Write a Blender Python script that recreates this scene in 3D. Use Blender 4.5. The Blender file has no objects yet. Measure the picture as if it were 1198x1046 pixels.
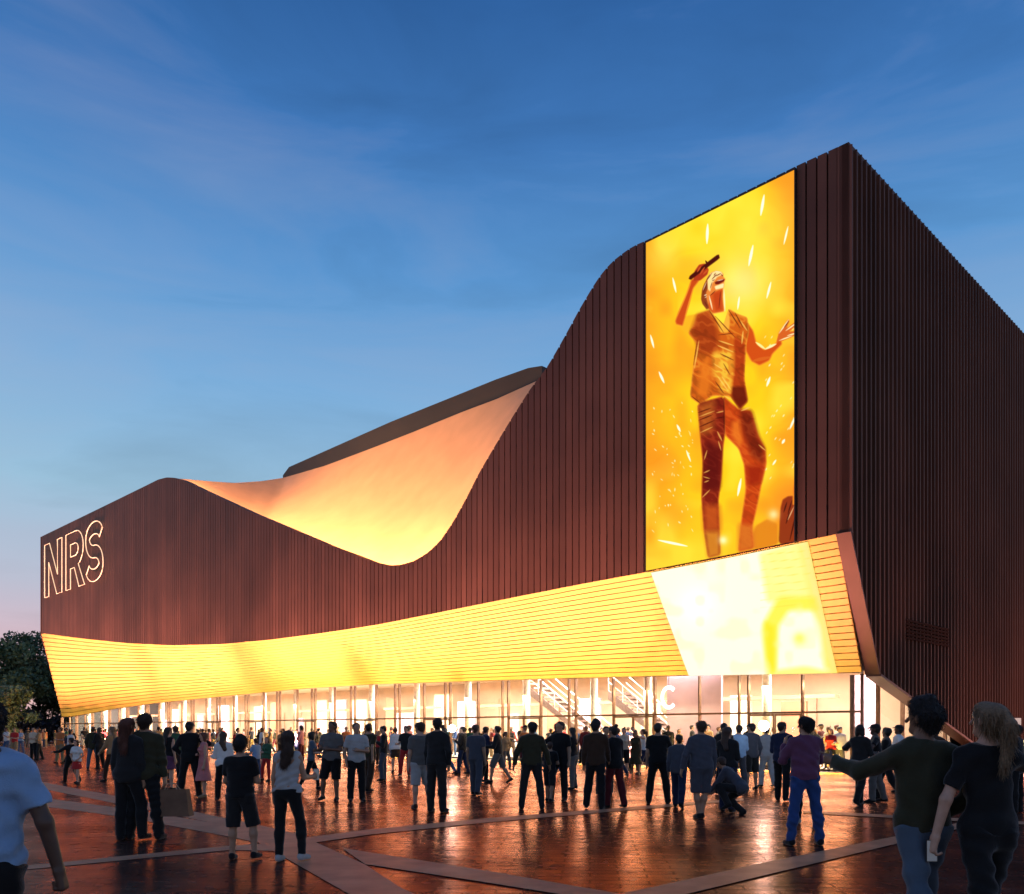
import bpy, math, random
import numpy as np
random.seed(7); rng = np.random.default_rng(7)
sc = bpy.context.scene
COL = sc.collection
PI = math.pi

# ------------------------------------------------------------------ camera geometry
EYE, FPX, CX, HY = 1.6, 1011.0, 599.0, 854.0
cam = bpy.data.cameras.new('camera'); cam.sensor_width = 36; cam.lens = 36*FPX/1198
cam.shift_y = (HY-523)/1198; cam.clip_start = .1; cam.clip_end = 5000
camo = bpy.data.objects.new('camera', cam); COL.objects.link(camo)
camo.location = (0, 0, EYE); camo.rotation_euler = (PI/2, 0, 0); sc.camera = camo

def ground(x, y):                       # survey: where a spot of paving lies
    Y = EYE*FPX/(y-HY); return ((x-CX)/FPX*Y, Y)
C0 = np.array([12.0, 30.8]); ET = np.array([-.7030, .7112]); ES = np.array([.7112, .7030])
def W(t, s, z): p = C0+ET*t+ES*s; return (p[0], p[1], z)
def t_at(x, s=0.):
    r = (x-CX)/FPX; c = C0+ES*s; return (c[0]-r*c[1])/(r*ET[1]-ET[0])
def tz(x, y, s=0.):
    t = t_at(x, s); Y = (C0+ES*s+ET*t)[1]; return t, EYE+(HY-y)/FPX*Y
def px_of(t, s, z):
    X = C0[0]+ET[0]*t+ES[0]*s; Y = C0[1]+ET[1]*t+ES[1]*s
    return CX+FPX*X/Y, HY-(z-EYE)*FPX/Y

# ------------------------------------------------------------------ materials
MATS = {}
def lin(c): return tuple(((v/255)/12.92 if v <= 10 else ((v/255+.055)/1.055)**2.4) for v in c)
def mat(name, col, rough=.6, metal=0., nscale=8., namt=.2, bump=0., bscale=40., emit=None, estr=0., spec=.5, coat=0.):
    if name in MATS: return MATS[name]
    m = bpy.data.materials.new(name); m.use_nodes = True; nt = m.node_tree; b = nt.nodes['Principled BSDF']
    b.inputs['Roughness'].default_value = rough; b.inputs['Metallic'].default_value = metal
    b.inputs['Specular IOR Level'].default_value = spec
    tc = nt.nodes.new('ShaderNodeTexCoord'); n = nt.nodes.new('ShaderNodeTexNoise')
    n.inputs['Scale'].default_value = nscale; n.inputs['Detail'].default_value = 5
    nt.links.new(tc.outputs['Object'], n.inputs['Vector'])
    mr = nt.nodes.new('ShaderNodeMapRange'); mr.inputs['From Min'].default_value = .3; mr.inputs['From Max'].default_value = .7
    mr.inputs['To Min'].default_value = 1-namt; mr.inputs['To Max'].default_value = 1+namt
    nt.links.new(n.outputs['Fac'], mr.inputs['Value'])
    mx = nt.nodes.new('ShaderNodeMix'); mx.data_type = 'RGBA'; mx.blend_type = 'MULTIPLY'; mx.inputs['Factor'].default_value = 1
    mx.inputs['A'].default_value = (*col, 1); nt.links.new(mr.outputs['Result'], mx.inputs['B'])
    nt.links.new(mx.outputs['Result'], b.inputs['Base Color'])
    if bump:
        n2 = nt.nodes.new('ShaderNodeTexNoise'); n2.inputs['Scale'].default_value = bscale; n2.inputs['Detail'].default_value = 4
        nt.links.new(tc.outputs['Object'], n2.inputs['Vector'])
        bp = nt.nodes.new('ShaderNodeBump'); bp.inputs['Strength'].default_value = bump; bp.inputs['Distance'].default_value = .02
        nt.links.new(n2.outputs['Fac'], bp.inputs['Height']); nt.links.new(bp.outputs['Normal'], b.inputs['Normal'])
    if emit:
        b.inputs['Emission Color'].default_value = (*emit, 1); b.inputs['Emission Strength'].default_value = estr
    MATS[name] = m; return m
def screen_mat(name, strength):
    m = bpy.data.materials.new(name); m.use_nodes = True; nt = m.node_tree; nt.nodes.clear()
    o = nt.nodes.new('ShaderNodeOutputMaterial'); e = nt.nodes.new('ShaderNodeEmission'); a = nt.nodes.new('ShaderNodeAttribute')
    a.attribute_name = 'picture'; e.inputs['Strength'].default_value = strength
    nt.links.new(a.outputs['Color'], e.inputs['Color']); nt.links.new(e.outputs[0], o.inputs[0]); return m
def glass_mat():
    m = bpy.data.materials.new('clear_glass'); m.use_nodes = True; nt = m.node_tree; nt.nodes.clear()
    o = nt.nodes.new('ShaderNodeOutputMaterial'); mx = nt.nodes.new('ShaderNodeMixShader')
    t = nt.nodes.new('ShaderNodeBsdfTransparent'); g = nt.nodes.new('ShaderNodeBsdfGlossy'); f = nt.nodes.new('ShaderNodeFresnel')
    t.inputs[0].default_value = (.96, .96, .94, 1); g.inputs['Roughness'].default_value = .03; f.inputs['IOR'].default_value = 1.3
    nt.links.new(f.outputs[0], mx.inputs[0]); nt.links.new(t.outputs[0], mx.inputs[1]); nt.links.new(g.outputs[0], mx.inputs[2])
    nt.links.new(mx.outputs[0], o.inputs[0]); return m

# ------------------------------------------------------------------ object helpers
ORG = {}
def fast_mesh(name, V, Q, smooth=False):
    me = bpy.data.meshes.new(name); V = np.asarray(V, np.float32); Q = np.asarray(Q, np.int32)
    n, k = Q.shape
    me.vertices.add(len(V)); me.vertices.foreach_set('co', V.ravel())
    me.loops.add(n*k); me.loops.foreach_set('vertex_index', Q.ravel())
    me.polygons.add(n); me.polygons.foreach_set('loop_start', np.arange(0, n*k, k, dtype=np.int32))
    me.update(calc_edges=True)
    if smooth: me.polygons.foreach_set('use_smooth', np.ones(n, bool))
    return me
def link(name, me, m, parent=None, loc=(0, 0, 0)):
    o = bpy.data.objects.new(name, me); COL.objects.link(o)
    if m is not None and not me.materials: me.materials.append(m)
    if parent: o.parent = parent
    o.location = loc; return o
def empty(name, loc, rz=0.):
    o = bpy.data.objects.new(name, None); COL.objects.link(o); o.empty_display_size = .2
    o.location = loc; o.rotation_euler = (0, 0, rz); ORG[o.name] = np.array(loc, float); return o
def tag(o, label=None, cat=None, group=None, kind=None):
    if label: o['label'] = label
    if cat: o['category'] = cat
    if group: o['group'] = group
    if kind: o['kind'] = kind
    return o
class MB:
    def __init__(s): s.v = []; s.f = []
    def add(s, V, F):
        b = len(s.v); s.v += [tuple(map(float, p)) for p in V]; s.f += [[b+i for i in f] for f in F]
    def hexa(s, P):      # 8 points: bottom ring 4, top ring 4
        s.add(P, [(3, 2, 1, 0), (4, 5, 6, 7), (0, 1, 5, 4), (1, 2, 6, 5), (2, 3, 7, 6), (3, 0, 4, 7)])
    def box(s, x0, x1, y0, y1, z0, z1):
        s.hexa([(x0, y0, z0), (x1, y0, z0), (x1, y1, z0), (x0, y1, z0), (x0, y0, z1), (x1, y0, z1), (x1, y1, z1), (x0, y1, z1)])
    def tsbox(s, t0, t1, s0, s1, z0, z1):
        s.hexa([W(t1, s0, z0), W(t0, s0, z0), W(t0, s1, z0), W(t1, s1, z0), W(t1, s0, z1), W(t0, s0, z1), W(t0, s1, z1), W(t1, s1, z1)])
    def tube(s, P, R, n=8, closed=False):
        P = [np.array(p, float) for p in P]; m = len(P); b = len(s.v)
        if not hasattr(R, '__len__'): R = [R]*m
        for i in range(m):
            if closed: d = P[(i+1) % m]-P[i-1]
            else: d = P[min(i+1, m-1)]-P[max(i-1, 0)]
            d = d/(np.linalg.norm(d)+1e-9); a = np.array([0, 0, 1.]) if abs(d[2]) < .9 else np.array([1., 0, 0])
            u = np.cross(d, a); u /= np.linalg.norm(u); w = np.cross(d, u)
            for k in range(n):
                q = 2*PI*k/n; s.v.append(tuple(P[i]+R[i]*(math.cos(q)*u+math.sin(q)*w)))
        for i in range(m if closed else m-1):
            for k in range(n):
                j = (i+1) % m
                s.f.append([b+i*n+k, b+i*n+(k+1) % n, b+j*n+(k+1) % n, b+j*n+k])
        if not closed: s.f.append([b+k for k in range(n)][::-1]); s.f.append([b+(m-1)*n+k for k in range(n)])
    def build(s, name, m, parent=None, smooth=False, root=None):
        me = bpy.data.meshes.new(name); o0 = np.zeros(3)
        r = root or parent
        if r is not None and r.name in ORG: o0 = ORG[r.name]
        me.from_pydata([tuple(np.array(v)-o0) for v in s.v], [], s.f); me.update()
        if smooth: me.polygons.foreach_set('use_smooth', [True]*len(me.polygons))
        o = link(name, me, m, parent)
        if r is not None and r.name in ORG: ORG[o.name] = o0
        return o
def lamp(name, loc, direction, sx, sy, power, col, xdir=None, spread=180):
    import mathutils
    L = bpy.data.lights.new(name, 'AREA'); L.shape = 'RECTANGLE'; L.size = sx; L.size_y = sy; L.energy = power; L.color = col; L.spread = math.radians(spread)
    o = bpy.data.objects.new(name, L); COL.objects.link(o)
    z = -mathutils.Vector(direction).normalized(); x = mathutils.Vector(xdir if xdir is not None else (1, 0, 0)); x = (x-z*x.dot(z)).normalized(); y = z.cross(x)
    M = mathutils.Matrix((x, y, z)).transposed().to_4x4(); M.translation = loc; o.matrix_world = M; return o
ET3 = (ET[0], ET[1], 0)

# ------------------------------------------------------------------ sky and light
wd = bpy.data.worlds.new('World'); sc.world = wd; wd.use_nodes = True; nt = wd.node_tree; nt.nodes.clear()
N = nt.nodes.new; Lk = nt.links.new
out = N('ShaderNodeOutputWorld'); bg = N('ShaderNodeBackground'); Lk(bg.outputs[0], out.inputs[0])
tc = N('ShaderNodeTexCoord'); sep = N('ShaderNodeSeparateXYZ'); Lk(tc.outputs['Generated'], sep.inputs[0])
ramp = N('ShaderNodeValToRGB'); Lk(sep.outputs['Z'], ramp.inputs[0])
el = ramp.color_ramp.elements
stops = [(0., (236, 188, 178)), (.07, (224, 186, 194)), (.15, (188, 192, 210)), (.25, (156, 194, 220)), (.36, (124, 174, 219)),
         (.46, (92, 150, 208)), (.56, (66, 121, 186)), (.66, (46, 96, 160)), (.85, (26, 62, 120))]
el[0].position = stops[0][0]; el[0].color = (*lin(stops[0][1]), 1); el[1].position = stops[-1][0]; el[1].color = (*lin(stops[-1][1]), 1)
for p, c in stops[1:-1]: e = el.new(p); e.color = (*lin(c), 1)
# streaky dusk cloud, a little lighter and greyer than the sky
mp = N('ShaderNodeMapping'); mp.inputs['Scale'].default_value = (1.2, 1.2, 5.5); mp.inputs['Rotation'].default_value = (.12, -.18, 0); Lk(tc.outputs['Generated'], mp.inputs[0])
ns = N('ShaderNodeTexNoise'); ns.inputs['Scale'].default_value = 2.2; ns.inputs['Detail'].default_value = 7; ns.inputs['Roughness'].default_value = .55; ns.inputs['Distortion'].default_value = .5
Lk(mp.outputs[0], ns.inputs['Vector'])
cr = N('ShaderNodeMapRange'); cr.inputs['From Min'].default_value = .46; cr.inputs['From Max'].default_value = .74; cr.inputs['To Max'].default_value = .19; Lk(ns.outputs['Fac'], cr.inputs['Value'])
mx = N('ShaderNodeMix'); mx.data_type = 'RGBA'; Lk(cr.outputs[0], mx.inputs['Factor']); Lk(ramp.outputs[0], mx.inputs['A']); mx.inputs['B'].default_value = (*lin((178, 178, 198)), 1)
cr2 = N('ShaderNodeMapRange'); cr2.inputs['From Min'].default_value = .25; cr2.inputs['From Max'].default_value = .48; cr2.inputs['To Min'].default_value = .82; cr2.inputs['To Max'].default_value = 1.; Lk(ns.outputs['Fac'], cr2.inputs['Value'])
mx2 = N('ShaderNodeMix'); mx2.data_type = 'RGBA'; mx2.blend_type = 'MULTIPLY'; mx2.inputs['Factor'].default_value = 1; Lk(mx.outputs['Result'], mx2.inputs['A']); Lk(cr2.outputs[0], mx2.inputs['B'])
Lk(mx2.outputs['Result'], bg.inputs['Color']); bg.inputs['Strength'].default_value = 1.
SUN = bpy.data.lights.new('sun', 'SUN'); SUN.energy = .05; SUN.angle = math.radians(12); SUN.color = (1, .7, .55)
so = bpy.data.objects.new('sun', SUN); COL.objects.link(so); so.rotation_euler = (math.radians(86), 0, math.radians(-115))
sc.view_settings.view_transform = 'Standard'; sc.view_settings.look = 'None'; sc.view_settings.exposure = 0; sc.view_settings.gamma = 1
sc.cycles.use_denoising = True; sc.cycles.max_bounces = 6; sc.cycles.transparent_max_bounces = 12; sc.cycles.sample_clamp_indirect = 4
sc.cycles.caustics_reflective = False; sc.cycles.caustics_refractive = False
# ------------------------------------------------------------------ ground
def paver_mat():
    m = bpy.data.materials.new('clay_pavers'); m.use_nodes = True; nt = m.node_tree; b = nt.nodes['Principled BSDF']; L = nt.links.new
    tc = nt.nodes.new('ShaderNodeTexCoord'); mp = nt.nodes.new('ShaderNodeMapping'); mp.inputs['Rotation'].default_value = (0, 0, .09)
    L(tc.outputs['Object'], mp.inputs[0])
    bt = nt.nodes.new('ShaderNodeTexBrick'); L(mp.outputs[0], bt.inputs['Vector'])
    bt.inputs['Color1'].default_value = (.055, .032, .026, 1); bt.inputs['Color2'].default_value = (.035, .018, .015, 1); bt.inputs['Mortar'].default_value = (.022, .014, .011, 1)
    bt.inputs['Scale'].default_value = 1; bt.inputs['Brick Width'].default_value = .62; bt.inputs['Row Height'].default_value = .21; bt.inputs['Mortar Size'].default_value = .013; bt.inputs['Bias'].default_value = 0
    n = nt.nodes.new('ShaderNodeTexNoise'); n.inputs['Scale'].default_value = .35; n.inputs['Detail'].default_value = 6; L(tc.outputs['Object'], n.inputs['Vector'])
    mr = nt.nodes.new('ShaderNodeMapRange'); mr.inputs['From Min'].default_value = .3; mr.inputs['From Max'].default_value = .7; mr.inputs['To Min'].default_value = .65; mr.inputs['To Max'].default_value = 1.35; L(n.outputs['Fac'], mr.inputs['Value'])
    mx = nt.nodes.new('ShaderNodeMix'); mx.data_type = 'RGBA'; mx.blend_type = 'MULTIPLY'; mx.inputs['Factor'].default_value = 1
    L(bt.outputs['Color'], mx.inputs['A']); L(mr.outputs[0], mx.inputs['B']); L(mx.outputs['Result'], b.inputs['Base Color'])
    n2 = nt.nodes.new('ShaderNodeTexNoise'); n2.inputs['Scale'].default_value = 5; n2.inputs['Detail'].default_value = 5; L(tc.outputs['Object'], n2.inputs['Vector'])
    rr = nt.nodes.new('ShaderNodeMapRange'); rr.inputs['To Min'].default_value = .14; rr.inputs['To Max'].default_value = .36; L(n2.outputs['Fac'], rr.inputs['Value']); L(rr.outputs[0], b.inputs['Roughness'])
    b.inputs['Specular IOR Level'].default_value = .0
    gl = nt.nodes.new('ShaderNodeBsdfGlossy'); gl.inputs['Color'].default_value = (.92, .47, .34, 1); fz_ = nt.nodes.new('ShaderNodeFresnel'); fz_.inputs['IOR'].default_value = 1.5; ms = nt.nodes.new('ShaderNodeMixShader')
    L(rr.outputs[0], gl.inputs['Roughness']); 
    b2 = nt.nodes.new('ShaderNodeTexBrick'); L(mp.outputs[0], b2.inputs['Vector']); b2.inputs['Color1'].default_value = (.8, .8, .8, 1); b2.inputs['Color2'].default_value = (1, 1, 1, 1); b2.inputs['Mortar'].default_value = (.45, .45, .45, 1)
    for kk in ('Scale', 'Brick Width', 'Row Height', 'Mortar Size', 'Bias'): b2.inputs[kk].default_value = bt.inputs[kk].default_value
    n3 = nt.nodes.new('ShaderNodeTexNoise'); n3.inputs['Scale'].default_value = .55; n3.inputs['Detail'].default_value = 8; n3.inputs['Roughness'].default_value = .65; L(tc.outputs['Object'], n3.inputs['Vector'])
    m3 = nt.nodes.new('ShaderNodeMapRange'); m3.inputs['From Min'].default_value = .36; m3.inputs['From Max'].default_value = .66; m3.inputs['To Min'].default_value = .38; m3.inputs['To Max'].default_value = 1.; L(n3.outputs['Fac'], m3.inputs['Value'])
    f1 = nt.nodes.new('ShaderNodeMath'); f1.operation = 'MULTIPLY'; L(b2.outputs['Color'], f1.inputs[0]); L(m3.outputs[0], f1.inputs[1])
    f2 = nt.nodes.new('ShaderNodeMath'); f2.operation = 'MULTIPLY'; L(f1.outputs[0], f2.inputs[0]); L(fz_.outputs[0], f2.inputs[1]); L(f2.outputs[0], ms.inputs[0]); L(b.outputs[0], ms.inputs[1]); L(gl.outputs[0], ms.inputs[2]); L(ms.outputs[0], nt.nodes['Material Output'].inputs[0])
    ad = nt.nodes.new('ShaderNodeMath'); ad.operation = 'ADD'; L(bt.outputs['Fac'], ad.inputs[0])
    ml = nt.nodes.new('ShaderNodeMath'); ml.operation = 'MULTIPLY'; ml.inputs[1].default_value = -.5; L(n2.outputs['Fac'], ml.inputs[0]); L(ml.outputs[0], ad.inputs[1])
    bp = nt.nodes.new('ShaderNodeBump'); bp.invert = True; bp.inputs['Strength'].default_value = .28; bp.inputs['Distance'].default_value = .012; L(ad.outputs[0], bp.inputs['Height']); L(bp.outputs['Normal'], b.inputs['Normal']); L(bp.outputs['Normal'], gl.inputs['Normal'])
    return m
PAVE = paver_mat()
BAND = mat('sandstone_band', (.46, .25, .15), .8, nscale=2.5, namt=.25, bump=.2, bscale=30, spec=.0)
def warm_sheen(m, col, rough, f):
    nt = m.node_tree; b = nt.nodes['Principled BSDF']; gl = nt.nodes.new('ShaderNodeBsdfGlossy'); gl.inputs['Color'].default_value = (*col, 1); gl.inputs['Roughness'].default_value = rough
    fr = nt.nodes.new('ShaderNodeFresnel'); mu = nt.nodes.new('ShaderNodeMath'); mu.operation = 'MULTIPLY'; mu.inputs[1].default_value = f; ms = nt.nodes.new('ShaderNodeMixShader')
    nt.links.new(fr.outputs[0], mu.inputs[0]); nt.links.new(mu.outputs[0], ms.inputs[0]); nt.links.new(b.outputs[0], ms.inputs[1]); nt.links.new(gl.outputs[0], ms.inputs[2]); nt.links.new(ms.outputs[0], nt.nodes['Material Output'].inputs[0])
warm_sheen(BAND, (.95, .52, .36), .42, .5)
g = MB(); g.add([(-1500, -60, -.006), (1500, -60, -.006), (1500, 2500, -.006), (-1500, 2500, -.006)], [(0, 1, 2, 3)])
tag(g.build('ground', mat('dark_earth', (.06, .045, .035), .9, nscale=.3)), kind='structure')
g = MB(); g.add([(-130, -6, 0), (70, -6, 0), (70, 118, 0), (-130, 118, 0)], [(0, 1, 2, 3)])
tag(g.build('plaza', PAVE), kind='structure')
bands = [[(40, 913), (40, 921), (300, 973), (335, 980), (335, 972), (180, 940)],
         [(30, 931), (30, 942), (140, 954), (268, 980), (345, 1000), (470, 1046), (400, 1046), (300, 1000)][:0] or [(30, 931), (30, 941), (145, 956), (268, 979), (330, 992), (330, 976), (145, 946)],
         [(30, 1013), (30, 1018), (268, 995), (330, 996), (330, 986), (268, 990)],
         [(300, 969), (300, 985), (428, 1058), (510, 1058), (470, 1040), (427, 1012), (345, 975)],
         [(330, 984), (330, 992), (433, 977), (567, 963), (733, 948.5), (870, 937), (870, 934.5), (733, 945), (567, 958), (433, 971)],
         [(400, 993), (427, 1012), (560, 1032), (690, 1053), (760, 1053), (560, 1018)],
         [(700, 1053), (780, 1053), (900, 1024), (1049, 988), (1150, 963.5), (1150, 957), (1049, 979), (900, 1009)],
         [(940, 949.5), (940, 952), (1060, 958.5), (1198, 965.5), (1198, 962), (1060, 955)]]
def fit_poly(P, z):
    return [(*ground(x, y), z) for x, y in P]
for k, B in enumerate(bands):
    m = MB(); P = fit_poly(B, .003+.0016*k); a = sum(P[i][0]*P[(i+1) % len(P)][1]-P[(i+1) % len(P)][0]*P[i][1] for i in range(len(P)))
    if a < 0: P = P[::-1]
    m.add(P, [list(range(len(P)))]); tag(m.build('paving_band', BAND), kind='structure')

# ------------------------------------------------------------------ concert hall
hall = tag(empty('concert_hall', W(0, 0, 0)), 'huge dark ribbed concert hall with swooping roofline over a glowing golden soffit', 'concert hall')
TL = 91.2
top_px = [(993, 166), (932, 194), (757, 281), (745, 286), (735, 291.5), (715, 307), (700, 325), (680, 358), (660, 395), (640, 430), (620, 455.5), (600, 487), (580, 520), (560, 554), (545, 584), (530, 611), (515, 633), (500, 647), (485, 656), (470, 660.5), (460, 661.5), (450, 660.5), (435, 657), (420, 651), (390, 640), (350, 623), (300, 602), (250, 579), (230, 569.5), (215, 562), (205, 559), (195, 558.5), (185, 561), (170, 568.5), (120, 593), (48, 628)]
bot_px = [(993, 621.5), (860, 649), (757, 669), (680, 683), (600, 699), (520, 715), (440, 731), (380, 740), (320, 748), (260, 753.5), (200, 755), (150, 752.5), (100, 747.5), (50, 741)]
sof_px = [(1034, 786.5), (960, 788), (800, 790.5), (700, 793), (620, 795), (520, 798), (430, 801), (350, 806), (250, 816), (180, 823), (130, 830), (85, 838.5)]
def curve(px, s, win):
    A = np.array(sorted(tz(x, y, s) for x, y in px)); T = np.linspace(-2, TL+4, 1921); Z = np.interp(T, A[:, 0], A[:, 1])
    k = np.hanning(win); k /= k.sum(); Zs = np.convolve(np.pad(Z, win//2, mode='edge'), k, 'valid'); return lambda t: np.interp(t, T, Zs)
REC = 2.13
zt = curve(top_px, 0, 21); zb = curve(bot_px, 0, 61); zs = curve(sof_px, REC, 61)

def clad_mat():
    m = mat('bronze_cladding', (.098, .047, .031), .55, .1, nscale=.25, namt=.22, spec=.25)
    nt = m.node_tree; a = nt.nodes.new('ShaderNodeAttribute'); a.attribute_name = 'tone'
    b = nt.nodes['Principled BSDF']; l = b.inputs['Base Color'].links[0]; src = l.from_socket
    mx = nt.nodes.new('ShaderNodeMix'); mx.data_type = 'RGBA'; mx.blend_type = 'MULTIPLY'; mx.inputs['Factor'].default_value = 1
    nt.links.new(src, mx.inputs['A']); nt.links.new(a.outputs['Fac'], mx.inputs['B']); nt.links.new(mx.outputs['Result'], b.inputs['Base Color']); return m
CLAD = clad_mat()
def tone(o, vals):
    at = o.data.attributes.new('tone', 'FLOAT', 'FACE'); at.data.foreach_set('value', np.asarray(vals, np.float32))
PITCH, GR = .41, .065
m = MB(); tv = []
t = 0.; prof = []
first = True
while t < TL-.2:
    w = 1.0 if False else PITCH
    prof.append((t, t+w-GR)); t += w
for i, (a, b) in enumerate(prof):
    q = random.uniform(.82, 1.15); nb = min(b+GR, TL); ts = [a, b]
    za, zbm = zt(a), zt(b)
    V = [W(a, 0, zb(a)), W(b, 0, zb(b)), W(b, 0, zbm), W(a, 0, za),               # face
         W(b, .16, zb(b)), W(b, .16, zbm), W(nb, .16, zb(nb)), W(nb, .16, zt(nb)), W(nb, 0, zb(nb)), W(nb, 0, zt(nb)),
         W(a, .5, za), W(nb, .5, zt(nb)), W(a, .5, zb(a)-.0), W(nb, .5, zb(nb)), W(b, .5, zbm), W(b, .5, zb(b))]
    m.add(V, [(1, 0, 3, 2), (4, 1, 2, 5), (6, 4, 5, 7), (8, 6, 7, 9), (3, 10, 14, 2), (5, 14, 11, 7), (1, 15, 12, 0), (15, 4, 6, 13), (10, 12, 15, 14), (14, 15, 13, 11)])
    tv += [q]*10
zz0, zz1 = float(zb(TL)), float(zs(TL))
m.hexa([W(TL, 0, zz0), W(TL, REC+.2, zz1-.05), W(TL+.3, REC+.2, zz1-.05), W(TL+.3, 0, zz0), W(TL, 0, 23), W(TL, REC+.2, 23), W(TL+.3, REC+.2, 23), W(TL+.3, 0, 23)]); tv += [1]*6
fw = m.build('ribbed_front_wall', CLAD, hall); tone(fw, tv)
# side wall: deep fins on a slab, cut back diagonally at its foot
def lowz(u): return np.interp(u, [0, 2.5, 16.9], [zb(0), 3.72, 0.]) if u < 16.9 else 0.
ZTOP = float(zt(0)); m = MB(); tv = []; u = 0.
def usq(u0, u1, ta, tb, q, ZTOP=ZTOP):
    m.hexa([W(ta, u0, lowz(u0)), W(ta, u1, lowz(u1)), W(tb, u1, lowz(u1)), W(tb, u0, lowz(u0)), W(ta, u0, ZTOP), W(ta, u1, ZTOP), W(tb, u1, ZTOP), W(tb, u0, ZTOP)]); tv.extend([q]*6)
edges = [.0+.4*i for i in range(150)]
m2 = MB()
for i, u0 in enumerate(edges):
    q = random.uniform(.8, 1.15); u1 = u0+.4
    us = [u0, u1] if not (u0 < 2.5 < u1) else [u0, 2.5, u1]
    for a, b in zip(us[:-1], us[1:]): usq(a, b, -.004, .45, q)
    usq(u0+.02, u0+.08, -.11, -.004, q*1.1, ZTOP-.11)
sw = m.build('ribbed_side_wall', CLAD, hall); tone(sw, tv)
m = MB()
for k in range(6): m.tsbox(-.14, -.111, 4.9, 9.6, 5.2+.14*k, 5.2+.14*k+.09)
m.build('vent_louvre', mat('dark_vent', (.03, .016, .012), .9, 0, spec=.02), hall)
# bronze edge of the side wall, facing the square
EDGE = mat('bronze_edge_trim', (.13, .062, .048), .55, .2, nscale=1.2, namt=.12)
m = MB(); m.hexa([W(-.1, -.03, zb(0)-.02), W(.44, -.03, zb(0)-.1), W(.44, .2, zb(0)-.1), W(-.1, .2, zb(0)-.02), W(-.1, -.03, zb(0)+.0), W(.44, -.03, zb(0)-.04), W(.44, .2, zb(0)-.04), W(-.1, .2, zb(0))])
us = [0, .7, 1.4, 2.0, 2.5]
for a, b in zip(us[:-1], us[1:]):
    m.hexa([W(-.1, a-.06, lowz(a)-.03), W(.45, a-.06, lowz(a)-.03), W(.45, b-.06, lowz(b)-.03), W(-.1, b-.06, lowz(b)-.03), W(-.1, a, lowz(a)-.002), W(.45, a, lowz(a)-.002), W(.45, b, lowz(b)-.002), W(-.1, b, lowz(b)-.002)])
us = [2.5, 6, 10, 14, 16.85]
for a, b in zip(us[:-1], us[1:]):
    m.hexa([W(-.13, a, lowz(a)-.1), W(.45, a, lowz(a)-.1), W(.45, b, lowz(b)-.1), W(-.13, b, lowz(b)-.1), W(-.13, a, lowz(a)-.004), W(.45, a, lowz(a)-.004), W(.45, b, lowz(b)-.004), W(-.13, b, lowz(b)-.004)])
m.build('edge_trim', EDGE, hall)
# golden slatted soffit, leaning in from the wall foot to the head of the glass
GOLD = mat('golden_slats', (.83, .56, .13), .5, .0, nscale=.5, namt=.08, bump=.1, bscale=3)
GOLDB = mat('golden_backing', (.6, .33, .07), .6, 0, nscale=.6, namt=.1)
def sof(t, w, d=0.):
    z = zb(t)*(1-w)+zs(t)*w; s = REC*w; H = zb(t)-zs(t); L = math.hypot(H, REC)
    return W(t, .02+s+d*H/L, z+d*REC/L-.01)
TS = list(np.linspace(.46, TL, 90)); NS = 20
m = MB()
for k in range(NS):
    w0, w1 = k/NS, (k+.85)/NS
    for a, b in zip(TS[:-1], TS[1:]):
        m.add([sof(a, w0), sof(b, w0), sof(b, w1), sof(a, w1), sof(a, w0, .09), sof(b, w0, .09), sof(b, w1, .09), sof(a, w1, .09)],
              [(0, 1, 2, 3)[::-1], (0, 1, 5, 4), (3, 2, 6, 7)[::-1]])
m.build('slatted_soffit', GOLD, hall)
m = MB()
for a, b in zip(TS[:-1], TS[1:]): m.add([sof(a, 0, .1), sof(b, 0, .1), sof(b, 1, .1), sof(a, 1, .1)], [(3, 2, 1, 0)])
m.build('soffit_backing', GOLDB, hall)
# scooped metal roof with its glowing trough, and the dark parapet behind it
back_px = [(210, 560, .6), (228, 561.5, 2), (250, 563.5, 4), (276, 565, 6.5), (305, 563, 9.5), (332, 559, 12), (380, 545, 12), (436, 524, 12), (484.5, 505, 12), (540.6, 482, 12), (580.7, 467, 12), (622.8, 448, 12), (650, 436, 12)]
BK = [];
for x, y, s in back_px: t, z = tz(x, y, s); BK.append(np.array([t, s, z]))
n = len(BK); FR = []
tf0, tf1 = t_at(207), t_at(640)
bx = np.array([b[0] for b in BK])
for i, (x, y, s) in enumerate(back_px):
    f = (i/(n-1)); FR.append(None)
NU, NV = 70, 22
ui = np.linspace(0, 1, NU); tf = tf0+(tf1-tf0)*ui
bidx = np.linspace(0, n-1, NU); BKa = np.array(BK)
# pair front and back by picture-free arc fraction
arc = np.concatenate([[0], np.cumsum(np.linalg.norm(np.diff(BKa, axis=0), axis=1))]); arc /= arc[-1]
Bq = np.stack([np.interp(ui, arc, BKa[:, k]) for k in range(3)], 1)
V = []; F = []
for i in range(NU):
    f = np.array([tf[i], .55, zt(tf[i])-1.3*min(1, 6*ui[i], 6*(1-ui[i]))-.12]); b = Bq[i]
    for j in range(NV):
        w = j/(NV-1); p = f+(b-f)*w; p[2] = f[2]+(b[2]-f[2])*(.35*w+.65*w**1.8); V.append(W(*p))
for i in range(NU-1):
    for j in range(NV-1): a = i*NV+j; F.append((a, a+NV, a+NV+1, a+1))
m = MB(); m.add(V, F)
SCOOP = mat('perforated_roof_metal', (.74, .41, .21), .55, .1, nscale=.6, namt=.07, bump=.35, bscale=9)
m.build('scooped_roof', SCOOP, hall, smooth=True)
m = MB(); fz = lambda x, y: tz(x, y, 12.3)
P = [fz(338, 546.5), fz(456, 494), fz(580, 444), fz(618, 430.5), fz(634, 428)]
tA = fz(331, 556)[0]
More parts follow.
